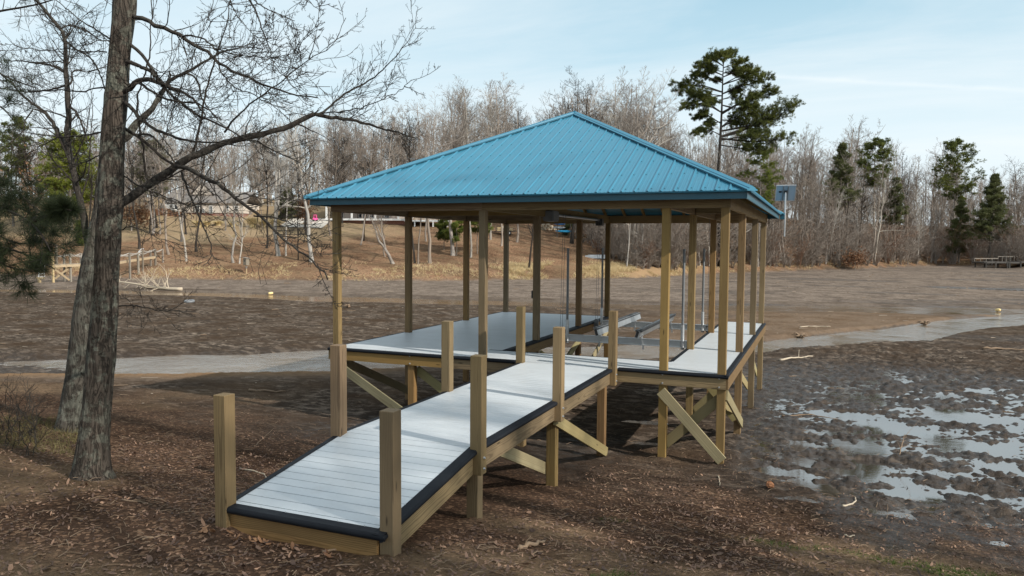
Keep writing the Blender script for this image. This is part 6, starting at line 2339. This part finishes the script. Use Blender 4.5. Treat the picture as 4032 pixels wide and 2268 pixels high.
ok = (np.interp(y, _yy, _zz) > -1.5) & (vnoise(x * .6, y * .6, 15) > .38) & ~((x > WX0 - .02) & (x < WX1 + .02) & (y > RY0 - .05))
x, y = x[ok], y[ok]
flat_leaves(len(x), x, y, .036, mb)
tag(mb.build("leaf_litter", LITM), 'brown fallen leaves strewn over the near bank', 'leaves', kind='stuff')
mb = MB()
x, y = scatter(3000, 5.5, 20, -14, 59, .8)
n = len(x)
a = rng.uniform(0, 6.28, n)
L = rng.uniform(.04, .20, n)
z0 = ground_z(x, y) + .012
x1, y1 = x + np.cos(a) * L, y + np.sin(a) * L
z1 = ground_z(x1, y1) + .012 + rng.random(n) * .03
xm, ym = (x + x1) / 2 + rng.normal(size=n) * .012, (y + y1) / 2 + rng.normal(size=n) * .012
ok = ~((x > WX0 - .3) & (x < WX1 + .3) & (y > RY0 - .3) & (y < .1))
P = np.stack([np.stack([x, y, z0], -1), np.stack([xm, ym, (z0 + z1) / 2 + .012], -1), np.stack([x1, y1, z1], -1)], 1)[ok]
mb.tubes(P, np.array([[.0035, .003, .0018]]) * rng.uniform(.6, 1.5, len(P))[:, None], 3)
tag(mb.build("twig_litter", STICKM), 'small broken twigs scattered through the leaf litter', 'twigs', kind='stuff')
# oak leaves on the ramp foot
mb = MB()
n = 40
x = -3.8 + 1.5 * rng.random(n) ** 1.6
y = RY0 - .08 - np.abs(rng.normal(size=n)) * .10
flat_leaves(n, x, y, .042, mb)
tag(mb.build("oak_leaves", DRYLEAF), 'dry oak leaves drifted against the foot of the ramp', 'leaves', kind='stuff')
# green grass right foreground
mb = MB()
x, y = scatter(52000, 5.8, 13, -14, 33, .9)
n1_, n2_ = fbm(x * .25, y * .25, 4, 61), fbm(x * .9, y * .9, 4, 67)
gm = n2_ + n1_ * .6 + .33 * np.exp(-(((x - 3.6) / 1.9) ** 2 + ((y + 6.1) / .8) ** 2)) - .12 + .30 * np.exp(-(((x + .6) / 1.6) ** 2 + ((y + 4.6) / .35) ** 2))
ok = (gm > .20 + rng.random(len(x)) * .30) & (x > -2.4)
x, y = x[ok], y[ok]
z = ground_z(x, y)
C = np.stack([x, y, z], -1)
needle_tris(mb, rng, C, np.tile(np.array((0, 0, 1.0)), (len(C), 1)), 5, .055, .006, .5)
tag(mb.build("grass", GRASS), 'thin green grass sprouting through litter in the right foreground', 'grass', kind='stuff')
# weedy stems at the lower left edge
mb = MB()
for i in range(46):
    px, py = rng.uniform(-120, 150), rng.uniform(1600, 1800)
    p, d = on_ground(px, py, 6)
    k = 7
    t = np.linspace(0, 1, k)
    hgt_ = rng.uniform(.25, 1.0)
    a = rng.uniform(0, 6.28)
    W = np.stack([p[0] + np.cos(a) * t ** 1.5 * .35, p[1] + np.sin(a) * t ** 1.5 * .35, p[2] + hgt_ * (t * 1.3 - .3 * t ** 2)], 1)
    W[1:] += rng.normal(size=(k - 1, 3)) * .02
    rr = np.linspace(.007, .003, k)
    mb.tubes(W[None], rr[None], 4)
    P1, R1 = spawn(rng, W[None], rr[None], 9, .2, 1.0, (25, 70), (.15, .45), 5, .2, .02, .6, .0025)
    mb.tubes(P1, R1, 3)
tag(mb.build("brambles", TWIG), 'thin tangled brambles at the lower left edge by the stream', 'brambles', kind='stuff')
mb = MB()
x, y = scatter(1500, 11, 17, 52, 61, 1)
px_ok = vnoise(x * .6, y * .6, 3) > .42
C = np.stack([x, y, ground_z(x, y)], -1)[px_ok]
C = C[(C[:, 2] > -1.75) & (C[:, 2] < -.75)]
needle_tris(mb, rng, C, np.tile(np.array((0, 0, 1.0)), (len(C), 1)), 4, .16, .006, .5)
tag(mb.build("dry_grass", leaf_mat("olive_dry_grass", (.10, .09, .03), (.26, .21, .09))), 'olive dry grass at the foot of the bare trees on the left', 'grass', kind='stuff')
# straw along the far shore
mb = MB()
th = np.concatenate([rng.uniform(-14, 60, 5200), rng.uniform(9, 23, 7500)])
s = rng.normal(3.0, 2.2, len(th)) + 1.2
r = _itp(FOOT, th) + s
x, y = CAM[0] - np.sin(np.radians(th)) * r, CAM[1] + np.cos(np.radians(th)) * r
ok = (vnoise(x * .25, y * .25, 19) + vnoise(x * .8, y * .8, 20) * .5 > .72) & (s > -.3)
C = np.stack([x, y, ground_z(x, y)], -1)[ok]
needle_tris(mb, rng, C, np.tile(np.array((0, 0, 1.0)), (len(C), 1)), 6, .50, .035, .6)
tag(mb.build("dry_grass", STRAW), 'tufts of straw coloured grass along the far shore', 'grass', kind='stuff')
# pale flotsam on the mud flats
OLDSTICK = paint('drift_scraps', (.36, .29, .22), .9, var=.4)
mb = MB()
x, y = scatter(1700, 18, 160, -13, 59, .6)
th, r, ah, d1, d2, s = zones(x, y)
ok = (np.maximum(d1, d2) < -.6) & (s < -.5) & (vnoise(x * .2, y * .2, 70) > .35)
x, y, r = x[ok], y[ok], r[ok]
n = len(x)
a = rng.uniform(-.5, .5, n) + R(20)
L = rng.uniform(.05, .5, n) * (rng.random(n) ** 3) * 1.8 + .05
z = ground_z(x, y) + .02
P = np.stack([np.stack([x, y, z], -1), np.stack([x + np.cos(a) * L / 2, y + np.sin(a) * L / 2, z + .0], -1), np.stack([x + np.cos(a) * L, y + np.sin(a) * L, z], -1)], 1)
w_ = rng.uniform(.005, .016, n) * np.clip(r / 40, .6, 2.0)
kp = rng.random(n) < .35
mb.tubes(P[kp], (w_[:, None] * np.array([[1, 1, .6]]))[kp], 4)
tag(mb.build("flotsam", OLDSTICK), 'pale sticks and scraps washed over the mud flats', 'flotsam', kind='stuff')
mb2 = MB()
mb2.tubes(P[~kp], (w_[:, None] * np.array([[1, 1, .6]]))[~kp] * 1.3, 4)
tag(mb2.build("flotsam", STICKM), 'dark twigs and scraps washed over the mud flats', 'flotsam', kind='stuff')
